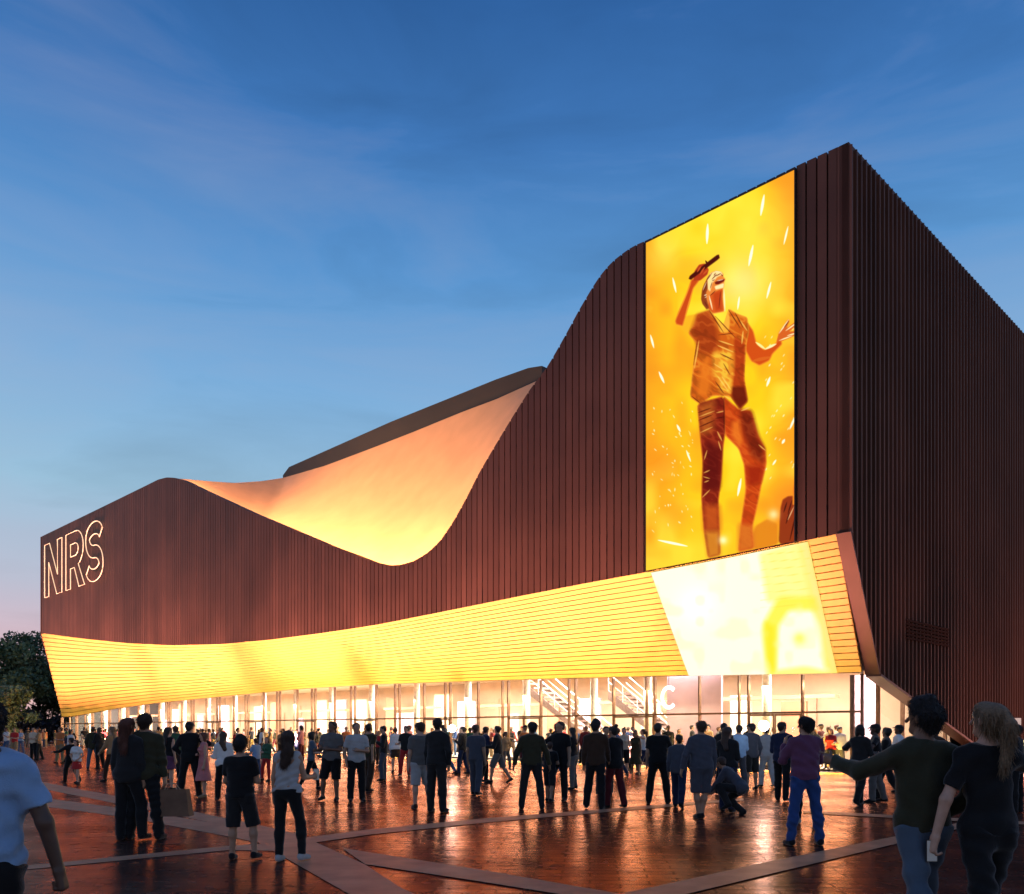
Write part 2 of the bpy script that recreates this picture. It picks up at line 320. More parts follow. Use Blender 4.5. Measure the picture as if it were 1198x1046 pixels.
m.add([W(tA, 12.3, 20), W(P[0][0], 12.3, 20), W(P[0][0], 12.3, P[0][1]), W(tA, 12.3, fz(331, 556)[1])], [(0, 1, 2, 3)])
for (a, za), (b, z2) in zip(P[:-1], P[1:]):
    m.hexa([W(a, 12.3, 20), W(b, 12.3, 20), W(b, 13.2, 20), W(a, 13.2, 20), W(a, 12.3, za), W(b, 12.3, z2), W(b, 13.2, z2), W(a, 13.2, za)])
m.build('roof_parapet', mat('dark_roof_metal', (.017, .014, .014), .6, .1, nscale=.4), hall)
m = MB(); m.tsbox(.46, t_at(735), .55, 40, 20.6, 21.2); m.tsbox(t_at(203), TL, .55, 40, 21, 21.4); m.tsbox(TL, TL+.4, 3.2, 40, 0, 21.6); m.tsbox(.46, TL, 39, 40, 0, 20.5); m.tsbox(t_at(735), t_at(203), 13.3, 40, 20.6, 21)
m.build('flat_roof', mat('roof_felt', (.05, .05, .05), .9), hall)

# ------------------------------------------------------------------ glazed lobby
NB = 38; bays = np.linspace(.46, TL-.1, NB+1)
MUL = mat('bronze_mullion', (.16, .085, .05), .4, .5); PALE = mat('pale_column_paint', (.8, .74, .62), .5)
GL = glass_mat(); TR = 2.3
gw = MB()
for k, t in enumerate(bays):
    gw.tsbox(t-.035, t+.035, REC-.02, REC+.14, 0.0, float(zs(t))-.03)
    if k % 2 == 0 and k: gw.tsbox(t+.42, t+.48, REC-.02, REC+.14, 0.0, float(zs(t+.45))-.03)
for a, b in zip(bays[:-1], bays[1:]):
    gw.tsbox(a+.036, b-.036, REC, REC+.10, TR-.04, TR+.04)
    gw.tsbox(a+.036, b-.036, REC, REC+.10, 0, .07)
frame = gw.build('glazing_frame', MUL, hall)
for a, b in zip(bays[:-1], bays[1:]):
    m = MB(); A, B = a+.037, b-.037
    m.add([W(A, REC+.05, .07), W(B, REC+.05, .07), W(B, REC+.05, TR-.04), W(A, REC+.05, TR-.04)], [(3, 2, 1, 0)])
    m.add([W(A, REC+.05, TR+.04), W(B, REC+.05, TR+.04), W(B, REC+.05, float(zs(B))-.0), W(A, REC+.05, float(zs(A))-.0)], [(3, 2, 1, 0)])
    m.build('pane', GL, frame, root=hall)
HD = mat('steel_handle', (.6, .55, .45), .3, .9)
for k in range(1, NB, 3):
    mid = (bays[k]+bays[k+1])/2; d = MB()
    for a in (bays[k]+.04, mid+.01):
        b = a+(bays[k+1]-bays[k])/2-.06
        for x0, x1, z0, z1 in ((a, a+.05, .08, TR-.05), (b-.05, b, .08, TR-.05), (a+.05, b-.05, .08, .16), (a+.05, b-.05, TR-.13, TR-.05)): d.tsbox(x0, x1, REC-.025, REC+.02, z0, z1)
    dd = d.build('door', MUL, hall)
    h = MB(); h.tube([W(mid-.12, REC-.09, .8), W(mid-.12, REC-.09, 1.5)], .018); h.tube([W(mid+.12, REC-.09, .8), W(mid+.12, REC-.09, 1.5)], .018)
    h.build('handle', HD, dd, root=hall)
# side return of the glass under the diagonal wall foot
m = MB(); m.add([W(.9, REC+.2, .05), W(.9, 14, .05), W(.9, 14, 3.6), W(.9, REC+.2, 3.6)], [(0, 1, 2, 3)]); m.build('side_pane', GL, hall)
for u in (REC+.1, 4.6, 7.1, 9.6, 12.1): m = MB(); m.tsbox(.8, .95, u, u+.1, 0, min(3.7, float(lowz(u))+.6)); m.build('side_mullion', MUL, hall)
LZ = 4.75; LD = 13
m = MB(); m.tsbox(.95, TL, REC+.2, LD, .004, .02); m.build('lobby_floor', mat('lobby_terrazzo', (.55, .45, .33), .35, nscale=20), hall)
m = MB()
for a, b in zip(bays[:-1], bays[1:]):
    z0, z1 = float(zs(a)), float(zs(b))
    m.add([W(a, REC+.16, z0), W(b, REC+.16, z1), W(b, REC+1.2, LZ+.3), W(a, REC+1.2, LZ+.3), W(a, LD, LZ+.3), W(b, LD, LZ+.3)], [(3, 2, 1, 0)[::-1], (3, 2, 5, 4)])
m.build('lobby_ceiling', mat('lobby_ceiling_paint', (.72, .6, .45), .7), hall)
def lobby_wall_mat():
    m = mat('lobby_wall_panels', (.62, .46, .33), .55, nscale=.3, namt=.3); return m
m = MB(); m.tsbox(.95, TL, LD, LD+.2, 0, LZ+.6)
for k in range(30):
    t = 1.5+k*3; m.tsbox(t, t+1.9, LD-.08, LD-.003, .0, 3.4+random.uniform(-.5, .5))
m.build('lobby_back_wall', lobby_wall_mat(), hall)
LIL = mat('lilac_panel', (.5, .36, .45), .6, nscale=.5, namt=.2); RUST = mat('rust_panel', (.55, .22, .12), .6, nscale=.5, namt=.2); CREAM = mat('cream_panel', (.8, .72, .55), .6, nscale=.5)
for k in range(26):
    t = 3+k*3.4+random.uniform(-.6, .6); s = random.uniform(8.5, 11.5); m = MB(); m.tsbox(t, t+random.uniform(1, 2.3), s, s+.15, 0.02, random.uniform(2.6, 4.4))
    m.build('lobby_partition', [LIL, RUST, CREAM, LIL, CREAM][k % 5], hall)
m = MB()
for k, (t0, w) in enumerate([(4, 6), (13, 5), (21, 7), (32, 6), (43, 7), (55, 6), (66, 8), (79, 7)]):
    m = MB(); m.tsbox(t0, t0+w, 7.5, 8.0, 3.05, 3.22); m.build('mezzanine_beam', RUST, hall)
TC = tz(782, 816, REC+.45)[0]
m = MB(); m.tsbox(TC-1.5, TC+1.5, 4.6, 4.75, .02, 4.4); m.build('lobby_partition', LIL, hall)
for k in range(1, 19):
    m = MB(); t = bays[2*k]-.15
    if abs(t-TC) < 1.6: t = TC+1.75
    P = [W(t, 3.4, .02), W(t, 3.4, float(zs(t))+.25)]; m.tube(P, .19, 16)
    m.build('lobby_column', PALE, hall, smooth=True)
# two open stair flights dropping to the right behind the glass
ST = mat('stair_steel', (.22, .15, .13), .5, .3); RAIL = mat('stair_rail', (.82, .78, .7), .35, .4)
def stair(xa, xb, s0, z0):
    ta, tb = t_at(xa, s0), t_at(xb, s0); m = MB(); r = MB(); K = 16
    for s in (s0, s0+1.5):
        r.tube([W(ta, s, z0+1.0), W(tb, s, 1.0)], .03); r.tube([W(ta, s, z0+.55), W(tb, s, .55)], .015)
    for k in range(K):
        f = k/K; t = ta+(tb-ta)*f; z = z0*(1-f); dt = (tb-ta)/K
        m.tsbox(min(t, t+dt*1.1), max(t, t+dt*1.1), s0, s0+1.5, max(.03, z-.1), z)
        if k % 3 == 0: r.tube([W(t, s0, z), W(t, s0, z+1.0)], .02)
    for s in (s0-.04, s0+1.5): m.hexa([W(ta, s, z0-.4), W(tb, s, .03), W(tb, s+.04, .03), W(ta, s+.04, z0-.4), W(ta, s, z0+.1), W(tb, s, .25), W(tb, s+.04, .25), W(ta, s+.04, z0+.1)])
    q = m.build('staircase', ST, hall); r.build('handrail', RAIL, q, root=hall)
stair(612, 716, 5.2, 4.3); stair(712, 806, 5.6, 3.6)
# lamps: ceiling panels of the lobby, uplight strip at the glass foot, trough light of the roof scoop
LAMP = mat('lamp_diffuser', (1, .9, .75), .5, emit=(1, .82, .58), estr=5)
for k in range(30): m = MB(); m.tsbox(2+k*3, 3.4+k*3, 5, 5.5, LZ+.24, LZ+.28); m.build('ceiling_light', LAMP, hall)
for k in range(13):
    t = 4+k*6.9; lamp('lobby_light', W(t, 6.2, LZ-.05), (0, 0, -1), 5.5, 4, 1800, (1, .91, .8), ET3)
    lamp('lobby_front_light', W(t, 3.3, 3.05 if t > 80 else 3.45), (-ES[0]*.45, -ES[1]*.45, -1), 5.5, .5, 330, (1, .76, .42), ET3)
m = MB(); m.tsbox(.6, TL-.5, 1.3, 1.5, 0, .02); m.build('uplight_channel', mat('steel_channel', (.4, .38, .35), .4, .8), hall)
for k in range(14):
    t = 3.7+k*6.5; lamp('soffit_light', W(t, 1.25, .06), (-ES[0]*.25, -ES[1]*.25, 1), 6.3, .12, 450 if t < 48 else 250, (1, .61, .10), ET3)
for i in range(2, NU-2, 3):
    t = tf[i]; w = abs(tf[1]-tf[0])*2.8; dz = float(zt(t-.3)-zt(t+.3))/.6
    lamp('trough_light', W(t, .62, float(zt(t))-.13), (ES[0]*.97, ES[1]*.97, .22), w, .1, 600, (1, .54, .24), (ET[0], ET[1], -dz))
# ------------------------------------------------------------------ screens: their pictures are painted per cell
def seg_sd(X, Y, P):
    P = np.array(P, float); n = len(P); d = np.full(X.shape, 1e9); ins = np.zeros(X.shape, bool)
    for i in range(n):
        ax, ay = P[i]; bx, by = P[(i+1) % n]; ex, ey = bx-ax, by-ay; wx, wy = X-ax, Y-ay
        h = np.clip((wx*ex+wy*ey)/(ex*ex+ey*ey+1e-9), 0, 1); d = np.minimum(d, np.hypot(wx-h*ex, wy-h*ey))
        c = ((ay <= Y) & (by > Y)) | ((by <= Y) & (ay > Y))
        with np.errstate(divide='ignore', invalid='ignore'): xi = ax+(Y-ay)*ex/(ey if abs(ey) > 1e-9 else 1e-9)
        ins ^= c & (X < xi)
    return np.where(ins, -d, d)
def line_d(X, Y, a, b):
    ex, ey = b[0]-a[0], b[1]-a[1]; h = np.clip(((X-a[0])*ex+(Y-a[1])*ey)/(ex*ex+ey*ey+1e-9), 0, 1)
    return np.hypot(X-a[0]-h*ex, Y-a[1]-h*ey), h
def vnoise(X, Y, sc_, seed):
    r = np.random.default_rng(seed); G = r.random((64, 64)); x, y = X/sc_, Y/sc_; xi, yi = np.floor(x).astype(int), np.floor(y).astype(int)
    fx, fy = x-xi, y-yi; fx = fx*fx*(3-2*fx); fy = fy*fy*(3-2*fy); g = lambda a, b: G[a % 64, b % 64]
    return (g(xi, yi)*(1-fx)+g(xi+1, yi)*fx)*(1-fy)+(g(xi, yi+1)*(1-fx)+g(xi+1, yi+1)*fx)*fy
class Paint:
    def __init__(s, X, Y, base): s.X, s.Y = X, Y; s.c = np.zeros(X.shape+(3,))+np.array(base, float)
    def blend(s, a, col): s.c = s.c*(1-a[..., None])+np.array(col, float)*a[..., None]
    def poly(s, P, col, soft=1., op=1., rim=None, wr=0.):
        P = np.array(P, float)
        for _ in range(2): P = np.stack([P*.9+np.roll(P, -1, 0)*.1, P*.1+np.roll(P, -1, 0)*.9], 1).reshape(-1, 2)
        d = seg_sd(s.X, s.Y, P); a = op*np.clip(.5-d/(2*soft), 0, 1); s.blend(a, col)
        if rim: s.blend(a*np.clip(1+d/rim[1], 0, 1)**1.5*.8, rim[0])
        if wr:
            a_ = -.55; u, v = s.X*math.cos(a_)-s.Y*math.sin(a_), s.X*math.sin(a_)+s.Y*math.cos(a_); n = vnoise(u/6, v, 5.5, 21)+.35*vnoise(u/4+s.X*.3, v, 3, 22)+.5*vnoise(u, v*.8, 11, 23); ph = np.sin(n*7)
            s.blend(a*np.clip((ph-.55)*2, 0, 1)*wr, np.minimum(np.array(col)*1.45+[30, 40, 18], 255)); s.blend(a*np.clip((-ph-.55)*2, 0, 1)*wr*.8, np.array(col)*.5)
    def line(s, a, b, w, col, op=1., soft=.8, taper=True):
        d, h = line_d(s.X, s.Y, a, b); ww = w*(1-np.abs(2*h-1)**2*.75) if taper else w; s.blend(op*np.clip((ww-d)/soft+.5, 0, 1), col)
    def glow(s, c, r, col, op): d = np.hypot(s.X-c[0], s.Y-c[1])/r; s.blend(op*np.exp(-d*d), col)
def screen_mesh(name, T, Z, S3, colours, material, parent):
    n0, n1 = T.shape; V = S3.reshape(-1, 3)-ORG[parent.name]; idx = np.arange(n0*n1).reshape(n0, n1)
    Q = np.stack([idx[:-1, :-1], idx[:-1, 1:], idx[1:, 1:], idx[1:, :-1]], -1).reshape(-1, 4)
    me = fast_mesh(name, V, Q); at = me.color_attributes.new('picture', 'FLOAT_COLOR', 'POINT')
    c = np.clip(colours, 0, 255)/255; l = np.where(c <= .04, c/12.92, ((c+.055)/1.055)**2.4)
    at.data.foreach_set('color', np.concatenate([l, np.ones(l.shape[:2]+(1,))], -1).astype(np.float32).ravel())
    return link(name, me, material, parent)
# upright screen on the front wall
tR, tL = t_at(932), t_at(757.5); NT, NZ = 300, 680
vs = tag(empty('video_screen', W((tR+tL)/2, -.12, 8.7)), 'tall glowing screen showing a singer with a microphone on golden light', 'video screen')
tt = np.linspace(tR, tL, NT); F01 = np.linspace(0, 1, NZ)
T = np.repeat(tt[:, None], NZ, 1); Z = np.stack([zb(t)+.02+(zt(t)-.21-zb(t))*F01 for t in tt])
SC = -.13
S3 = np.stack([C0[0]+ET[0]*T+ES[0]*SC, C0[1]+ET[1]*T+ES[1]*SC, Z], -1)
PX, PY = px_of(T, SC, Z)
p = Paint(PX, PY, (252, 204, 28))
p.blend(np.clip((PY-560)/160, 0, .6), (250, 190, 40)); p.blend(np.clip((805-PX)/50, 0, 1)*.75, (240, 150, 34)); p.blend(np.clip((PX-890)/45, 0, .85), (248, 165, 38))
p.blend(np.clip((PX-880)/60, 0, 1)*np.clip((300-PY)/80, 0, 1)*.7, (240, 152, 50))
nn = vnoise(PX, PY, 46, 3)*.6+vnoise(PX, PY, 19, 4)*.4; p.blend(np.clip((nn-.52)*2.2, 0, .55), (255, 240, 70)); p.blend(np.clip((.44-nn)*2.2, 0, .6), (238, 142, 30))
p.glow((868, 330), 34, (255, 248, 150), .75); p.glow((880, 270), 40, (255, 236, 80), .6); p.glow((828, 300), 22, (255, 235, 60), .5); p.glow((776, 300), 22, (255, 226, 90), .5)
p.glow((775, 545), 26, (240, 130, 30), .6); p.glow((920, 590), 30, (240, 120, 35), .6); p.glow((790, 600), 20, (244, 150, 36), .5)
for a, b, w in [((894, 228), (890, 252), 1.6), ((828, 262), (827, 285), 1.6), ((881, 287), (876, 311), 1.6), ((922, 265), (917, 286), 1.), ((787, 325), (791, 342), 1.2), ((902, 330), (897, 349), 1.2), ((761, 392), (765, 407), 1.2), ((771, 435), (777, 448), 1.4), ((901, 441), (897, 452), 1.4), ((865, 347), (863, 362), 1.),
                ((867, 560), (863, 580), 1.5), ((930, 488), (924, 502), 1.2), ((918, 514), (915, 519), 1.4), ((792, 497), (796, 505), 1.3), ((770, 632), (804, 639), 1.4), ((803, 527), (808, 540), 1), ((908, 538), (904, 544), 1)]: p.line(a, b, w, (255, 255, 225))
r = np.random.default_rng(5)
for k in range(60):
    x, y = r.uniform(762, 812), r.uniform(470, 620); p.line((x, y), (x+r.uniform(-1, 3), y+r.uniform(1, 4)), r.uniform(.3, .8), (255, 248, 190), .8)
for k in range(34):
    x, y = r.uniform(895, 930), r.uniform(380, 560); p.line((x, y), (x-2, y+3), r.uniform(.3, .7), (255, 250, 200), .8)
A = lambda L: [(770+.1912*u, 280+.1912*v) for u, v in L]
B = lambda L: [(770+.2199*u, 450+.2199*v) for u, v in L]
# crowd hands
p.poly(B([(500, 800), (520, 750), (580, 715), (635, 740), (640, 850), (510, 880)]), (222, 128, 28), 1.5, .9)
p.poly(B([(640, 850), (650, 660), (662, 612), (690, 594), (716, 592), (716, 640), (740, 640), (750, 840)]), (140, 48, 22), 1, .95); p.poly(B([(720, 560), (745, 440), (752, 660), (735, 660)]), (214, 98, 36), 2, .9)
for a, b in [((668, 680), (685, 625)), ((690, 690), (712, 615)), ((680, 740), (700, 680)), ((700, 830), (735, 680))]: p.line(*B([a, b]), .8, (70, 22, 14))
p.line(*B([(690, 720), (722, 650)]), .5, (250, 190, 130))
# arms
p.poly(A([(110, 520), (150, 530), (170, 470), (240, 455), (250, 490), (222, 570), (190, 578), (150, 555)]), (246, 178, 34), 1)
p.poly(A([(205, 240), (252, 252), (215, 300), (190, 400), (168, 470), (150, 530), (110, 520), (104, 500), (125, 440), (170, 340)]), (200, 72, 24), .8, rim=((248, 160, 50), 1.8))
p.line(*A([(215, 300), (165, 470)]), .9, (244, 150, 40), .8); p.line(*A([(200, 270), (118, 470)]), .7, (246, 160, 40), .7)
p.poly(A([(215, 255), (222, 195), (250, 155), (285, 148), (310, 185), (302, 215), (258, 252)]), (176, 56, 26), .7)
p.poly(A([(540, 500), (582, 560), (602, 640), (650, 678), (722, 636), (738, 590), (760, 640), (700, 700), (680, 742), (620, 772), (570, 745), (535, 680)]), (208, 78, 22), 1, rim=((248, 150, 50), 1.6))
p.line(*A([(598, 630), (655, 672)]), 1.4, (255, 236, 150)); p.line(*A([(655, 672), (722, 640)]), 1.4, (255, 240, 170)); p.line(*A([(575, 745), (690, 720)]), 2, (222, 110, 34), .6)
p.poly(A([(724, 628), (738, 570), (795, 490), (803, 500), (785, 545), (850, 498), (856, 520), (800, 565), (852, 560), (850, 582), (800, 605), (760, 622)]), (214, 98, 36), .8)
for a, b in [((740, 575), (798, 492)), ((780, 560), (852, 508)), ((790, 590), (850, 572)), ((740, 620), (820, 590))]: p.line(*A([a, b]), .7, (255, 235, 170))
p.line(*A([(770, 540), (800, 500)]), .5, (110, 40, 24))
# head, hair, microphone
p.poly(A([(314, 330), (398, 296), (394, 350), (406, 442), (335, 455), (300, 420)]), (216, 94, 32), .9, rim=((250, 170, 80), 1.3))
p.poly(A([(335, 330), (392, 312), (388, 370), (392, 430), (352, 440), (338, 380)]), (190, 62, 22), 2, .85)
p.poly(A([(268, 365), (274, 305), (300, 238), (322, 204), (352, 192), (388, 200), (400, 214), (396, 226), (412, 244), (404, 262), (402, 296), (350, 318), (318, 340), (300, 420), (280, 400)]), (232, 132, 54), .7)
p.poly(A([(302, 240), (322, 206), (352, 194), (386, 202), (396, 214), (360, 232), (330, 270), (318, 320), (300, 300)]), (255, 224, 150), .8); p.poly(A([(345, 288), (402, 268), (400, 296), (352, 308)]), (255, 230, 165), .6)
p.poly(A([(346, 262), (378, 248), (408, 244), (402, 258), (370, 276), (350, 276)]), (118, 30, 20), .5); p.line(*A([(362, 254), (396, 246)]), .35, (255, 240, 215))
p.poly(A([(262, 365), (268, 310), (284, 268), (300, 250), (304, 300), (292, 330), (296, 365), (312, 420), (296, 430), (270, 395)]), (140, 62, 28), .7)
for a, b, w in [((328, 246), (358, 214), .55), ((352, 226), (384, 208), .55), ((340, 222), (352, 206), .5), ((384, 214), (398, 226), .5), ((330, 255), (345, 246), .45), ((318, 300), (330, 262), .4), ((276, 330), (298, 268), .5), ((284, 380), (300, 412), .6), ((290, 260), (316, 216), .5), ((300, 250), (330, 205), .4), ((382, 320), (372, 420), .5), ((350, 315), (318, 345), .5)]: p.line(*A([a, b]), w, (104, 36, 22), .9)
for a, b, w in [((282, 345), (296, 338), .6), ((286, 358), (298, 350), .4), ((275, 310), (295, 262), .35), ((312, 345), (332, 430), .8), ((402, 305), (408, 440), .9), ((350, 196), (388, 202), .6)]: p.line(*A([a, b]), w, (255, 236, 185), .9)
p.poly(A([(186, 242), (194, 222), (358, 96), (372, 93), (378, 116), (216, 236), (200, 248)]), (74, 18, 14), .6); p.line(*A([(290, 130), (300, 150)]), 1, (74, 18, 14))
for a, b in [((238, 200), (262, 165)), ((255, 215), (285, 170)), ((275, 215), (305, 185))]: p.line(*A([a, b]), .9, (206, 84, 36))
# shirt
SH = A([(235, 458), (312, 432), (352, 480), (392, 556), (432, 425), (482, 455), (545, 478), (556, 560), (538, 650), (526, 850), (548, 990), (500, 1042), (440, 960), (330, 958), (260, 1012), (194, 966), (214, 780), (236, 640), (184, 575), (220, 520)])
p.poly(SH, (206, 94, 24), .8, rim=((250, 176, 60), 2.2), wr=0.42)
p.poly(A([(238, 462), (312, 440), (360, 540), (372, 660), (322, 705), (250, 690), (228, 600), (200, 570)]), (150, 50, 18), 4, .8, wr=0.30)
p.poly(A([(465, 590), (532, 640), (524, 850), (546, 990), (500, 1038), (452, 960), (466, 760)]), (172, 56, 18), 1.5, .9, wr=0.30); p.poly(A([(450, 900), (530, 900), (548, 990), (500, 1040), (450, 965)]), (96, 24, 12), 2, .85)
p.poly(A([(330, 700), (460, 670), (465, 760), (440, 945), (380, 940), (340, 800)]), (232, 150, 42), 3, .85, wr=0.48); p.poly(A([(352, 482), (400, 520), (430, 440), (440, 500), (430, 570), (380, 570)]), (246, 180, 60), 1, .9)
p.poly(A([(260, 760), (310, 720), (320, 900), (300, 960), (240, 950)]), (228, 118, 30), 3, .8)
for a, b, w, c in [((312, 435), (400, 570), .7, 0), ((430, 430), (500, 540), .7, 0), ((350, 470), (470, 600), .6, 0), ((370, 620), (462, 650), .8, 1), ((365, 650), (460, 690), .8, 1), ((370, 585), (460, 575), .5, 0), ((380, 700), (462, 740), .7, 0), ((365, 840), (430, 930), .8, 1), ((390, 840), (445, 920), .8, 1), ((350, 870), (400, 940), .7, 0),
                   ((250, 620), (222, 790), .7, 1), ((240, 615), (216, 770), .5, 0), ((505, 500), (545, 560), .8, 1), ((520, 560), (512, 640), .9, 1), ((470, 450), (520, 540), .7, 0), ((205, 960), (260, 1005), .6, 0), ((400, 760), (440, 830), .6, 0), ((340, 760), (400, 800), .6, 1)]: p.line(*A([a, b]), w, [(84, 26, 12), (252, 206, 96)][c], .75)
# jeans
p.poly(B([(349, 62), (392, 100), (430, 130), (496, 138), (532, 270), (570, 338), (577, 420), (552, 520), (520, 680), (500, 760), (512, 870), (425, 892), (440, 740), (466, 560), (458, 430), (428, 340), (355, 268), (345, 160)]), (196, 66, 20), 1, rim=((246, 150, 48), 2.), wr=0.27)
p.poly(B([(430, 134), (498, 140), (532, 270), (566, 340), (560, 420), (500, 380), (450, 260)]), (108, 28, 14), 4, .8, wr=0.30); p.poly(B([(395, 200), (430, 190), (450, 310), (430, 330), (390, 270)]), (232, 120, 34), 3, .8); p.poly(B([(470, 430), (560, 430), (545, 520), (480, 540)]), (150, 34, 14), 4, .8)
p.poly(B([(208, 100), (352, 60), (356, 260), (346, 330), (336, 500), (320, 620), (326, 780), (332, 905), (265, 922), (244, 780), (230, 600), (238, 420), (222, 260)]), (126, 32, 18), 1, rim=((226, 110, 40), 1.6), wr=0.33)
p.poly(B([(212, 110), (300, 80), (290, 250), (226, 270)]), (214, 124, 40), 5, .55); p.poly(B([(240, 640), (325, 640), (330, 780), (246, 780)]), (196, 84, 28), 5, .85); p.poly(B([(246, 780), (326, 780), (332, 910), (264, 925)]), (216, 134, 38), 4, .9); p.poly(B([(255, 300), (335, 330), (330, 560), (240, 560)]), (86, 16, 16), 4, .7)
p.poly(B([(428, 740), (502, 750), (512, 872), (425, 894)]), (214, 116, 36), 4, .8)
for a, b, w, c in [((212, 150), (280, 125), .7, 0), ((216, 190), (290, 160), .7, 0), ((220, 225), (300, 190), .7, 0), ((220, 170), (300, 140), .6, 1), ((225, 255), (290, 225), .6, 1), ((310, 150), (352, 140), .7, 1), ((305, 180), (352, 172), .6, 0), ((315, 250), (340, 300), .9, 1), ((320, 300), (335, 350), .7, 1), ((245, 400), (260, 350), .7, 1), ((242, 470), (275, 455), .7, 1), ((240, 490), (275, 500), .6, 1), ((245, 520), (270, 510), .7, 1), ((235, 600), (275, 560), .7, 1), ((535, 320), (570, 350), .8, 1), ((440, 140), (490, 120), .9, 1), ((350, 70), (352, 260), .7, 0), ((352, 60), (390, 80), .8, 1)]: p.line(*B([a, b]), w, [(70, 14, 10), (246, 190, 90)][c], .75)
p.glow((846, 632), 5, (255, 250, 190), .9); p.glow((905, 602), 6, (255, 240, 170), .8)
SCR = screen_mat('screen_light', 1.12)
sm = screen_mesh('display', T, Z, S3, p.c, SCR, vs)
m = MB(); fr = mat('screen_frame_metal', (.03, .025, .022), .5, .5)
for t in (tR, tL):
    m.hexa([W(t-.02, -.16, float(zb(t))), W(t+.02, -.16, float(zb(t))), W(t+.02, -.003, float(zb(t))), W(t-.02, -.003, float(zb(t))), W(t-.02, -.16, float(zt(t))-.15), W(t+.02, -.16, float(zt(t))-.15), W(t+.02, -.003, float(zt(t))-.15), W(t-.02, -.003, float(zt(t))-.15)])
m.tsbox(tR+.021, tL-.021, -.16, -.003, float(zt(tR))-.2, float(zt(tR))-.15)
m.build('screen_frame', fr, vs)
# lower screen laid along the leaning soffit
NT, NZ = 200, 120
def sofpx(t, w): return sof(t, w, -.04)
def tsof(x, w):
    lo, hi = .4, 30.
    for _ in range(40):
        mid = (lo+hi)/2; q = sofpx(mid, w); xx = CX+FPX*q[0]/q[1]
        if xx > x: lo = mid
        else: hi = mid
    return lo
S3 = np.zeros((NT, NZ, 3))
for j in range(NZ):
    w = .985*(j/(NZ-1))+.01; a, b = tsof(945+(980-945)*w, w), tsof(761+(806-761)*w, w)
    for i in range(NT): S3[i, j] = sofpx(a+(b-a)*i/(NT-1), w)
PX = CX+FPX*S3[..., 0]/S3[..., 1]; PY = HY-(S3[..., 2]-EYE)*FPX/S3[..., 1]
ls = tag(empty('soffit_screen', W(5, .3, 6)), 'blazing white and yellow screen set along the golden soffit under the tall singer screen', 'video screen')
Q = lambda L: [(720+.3172*u, 600+.3172*v) for u, v in L]
p = Paint(PX, PY, (255, 253, 226))
p.poly(Q([(690, 90), (790, 330), (830, 640), (900, 640), (900, 60)]), (255, 246, 150), 5, .3)
p.poly(Q([(530, 150), (690, 100), (745, 330), (640, 320), (560, 330), (545, 230)]), (255, 242, 130), 4, .85); p.poly(Q([(600, 310), (740, 310), (750, 360), (640, 360), (600, 420), (590, 620), (560, 600), (540, 420)]), (252, 236, 70), 4, .9)
p.poly(Q([(550, 400), (590, 420), (590, 590), (560, 560)]), (250, 226, 40), 4, .8); p.glow((720+.3172*680, 600+.3172*465), 7, (252, 236, 80), .9); p.poly(Q([(590, 580), (700, 565), (815, 590), (815, 625), (590, 625)]), (254, 240, 110), 3, .8)
p.poly(Q([(745, 330), (800, 560), (815, 590), (770, 570), (765, 420), (720, 350)]), (254, 238, 100), 4, .7); p.glow((720+.3172*300, 600+.3172*340), 24, (255, 255, 255), .9)
nn = vnoise(PX, PY, 13, 8); p.blend(np.clip((nn-.55)*1.5, 0, .35), (255, 244, 170))
p.blend(np.clip((PX-(930+(PY-640)*.22))/20, 0, 1)*.85, (252, 214, 84))
for k in range(8): y = 155+k*28; p.line(*Q([(535, y), (720, y-16)]), .4, (246, 214, 70), .55)
screen_mesh('display', S3[..., 0], S3[..., 2], S3, p.c, SCR, ls)
# ------------------------------------------------------------------ lit letters
NEON = mat('warm_letter_tube', (1, .8, .6), .4, emit=(1, .62, .34), estr=1.15)
NEONW = mat('white_letter_face', (1, .95, .9), .4, emit=(1, .93, .86), estr=1.5)
def arcp(cx, cy, rx, ry, a0, a1, n=12): return [(cx+rx*math.cos(math.radians(a0+(a1-a0)*i/n)), cy+ry*math.sin(math.radians(a0+(a1-a0)*i/n))) for i in range(n+1)]
def stroke(C, w, asp=1.):
    C = np.array(C); L = []; R = []
    for i in range(len(C)):
        d = C[min(i+1, len(C)-1)]-C[max(i-1, 0)]; d = d*[asp, 1]; d /= np.linalg.norm(d); n = np.array([-d[1]/asp, d[0]]); L.append(C[i]+n*w); R.append(C[i]-n*w)
    return L+R[::-1]
Ngl = [[(0, 0), (0, 1), (.29, 1), (.75, .36), (.75, 1), (1, 1), (1, 0), (.71, 0), (.25, .64), (.25, 0)]]
Rgl = [[(0, 0), (0, 1), (.5, 1)]+arcp(.55, .69, .4, .31, 80, -70)+[(1.02, 0), (.72, 0), (.47, .36), (.26, .36), (.26, 0)], [(.26, .57), (.26, .79), (.5, .79)]+arcp(.5, .68, .18, .11, 80, -80)+[(.5, .57)]]
Sc = arcp(.5, .735, .36, .165, 15, 180)[:] + arcp(.5, .735, .36, .235, 190, 262, 6)+arcp(.5, .265, .36, .235, 82, 0, 7)+arcp(.5, .265, .36, .165, -10, -165)
Sgl = [stroke(Sc, .105, 1.)]
Cgl = [stroke(arcp(.5, .5, .42, .42, 45, 315, 24), .075)]
Agl = [[(0, 0), (.4, 1), (.6, 1), (1, 0), (.8, 0), (.7, .25), (.3, .25), (.2, 0)]]
Bgl = [[(0, 0), (0, 1), (.5, 1)]+arcp(.55, .75, .35, .25, 80, -70)+arcp(.58, .27, .4, .27, 70, -80)]
nrs = tag(empty('letter_sign', W(80, -.2, 16)), 'large outlined letters NRS glowing high on the ribbed wall', 'sign')
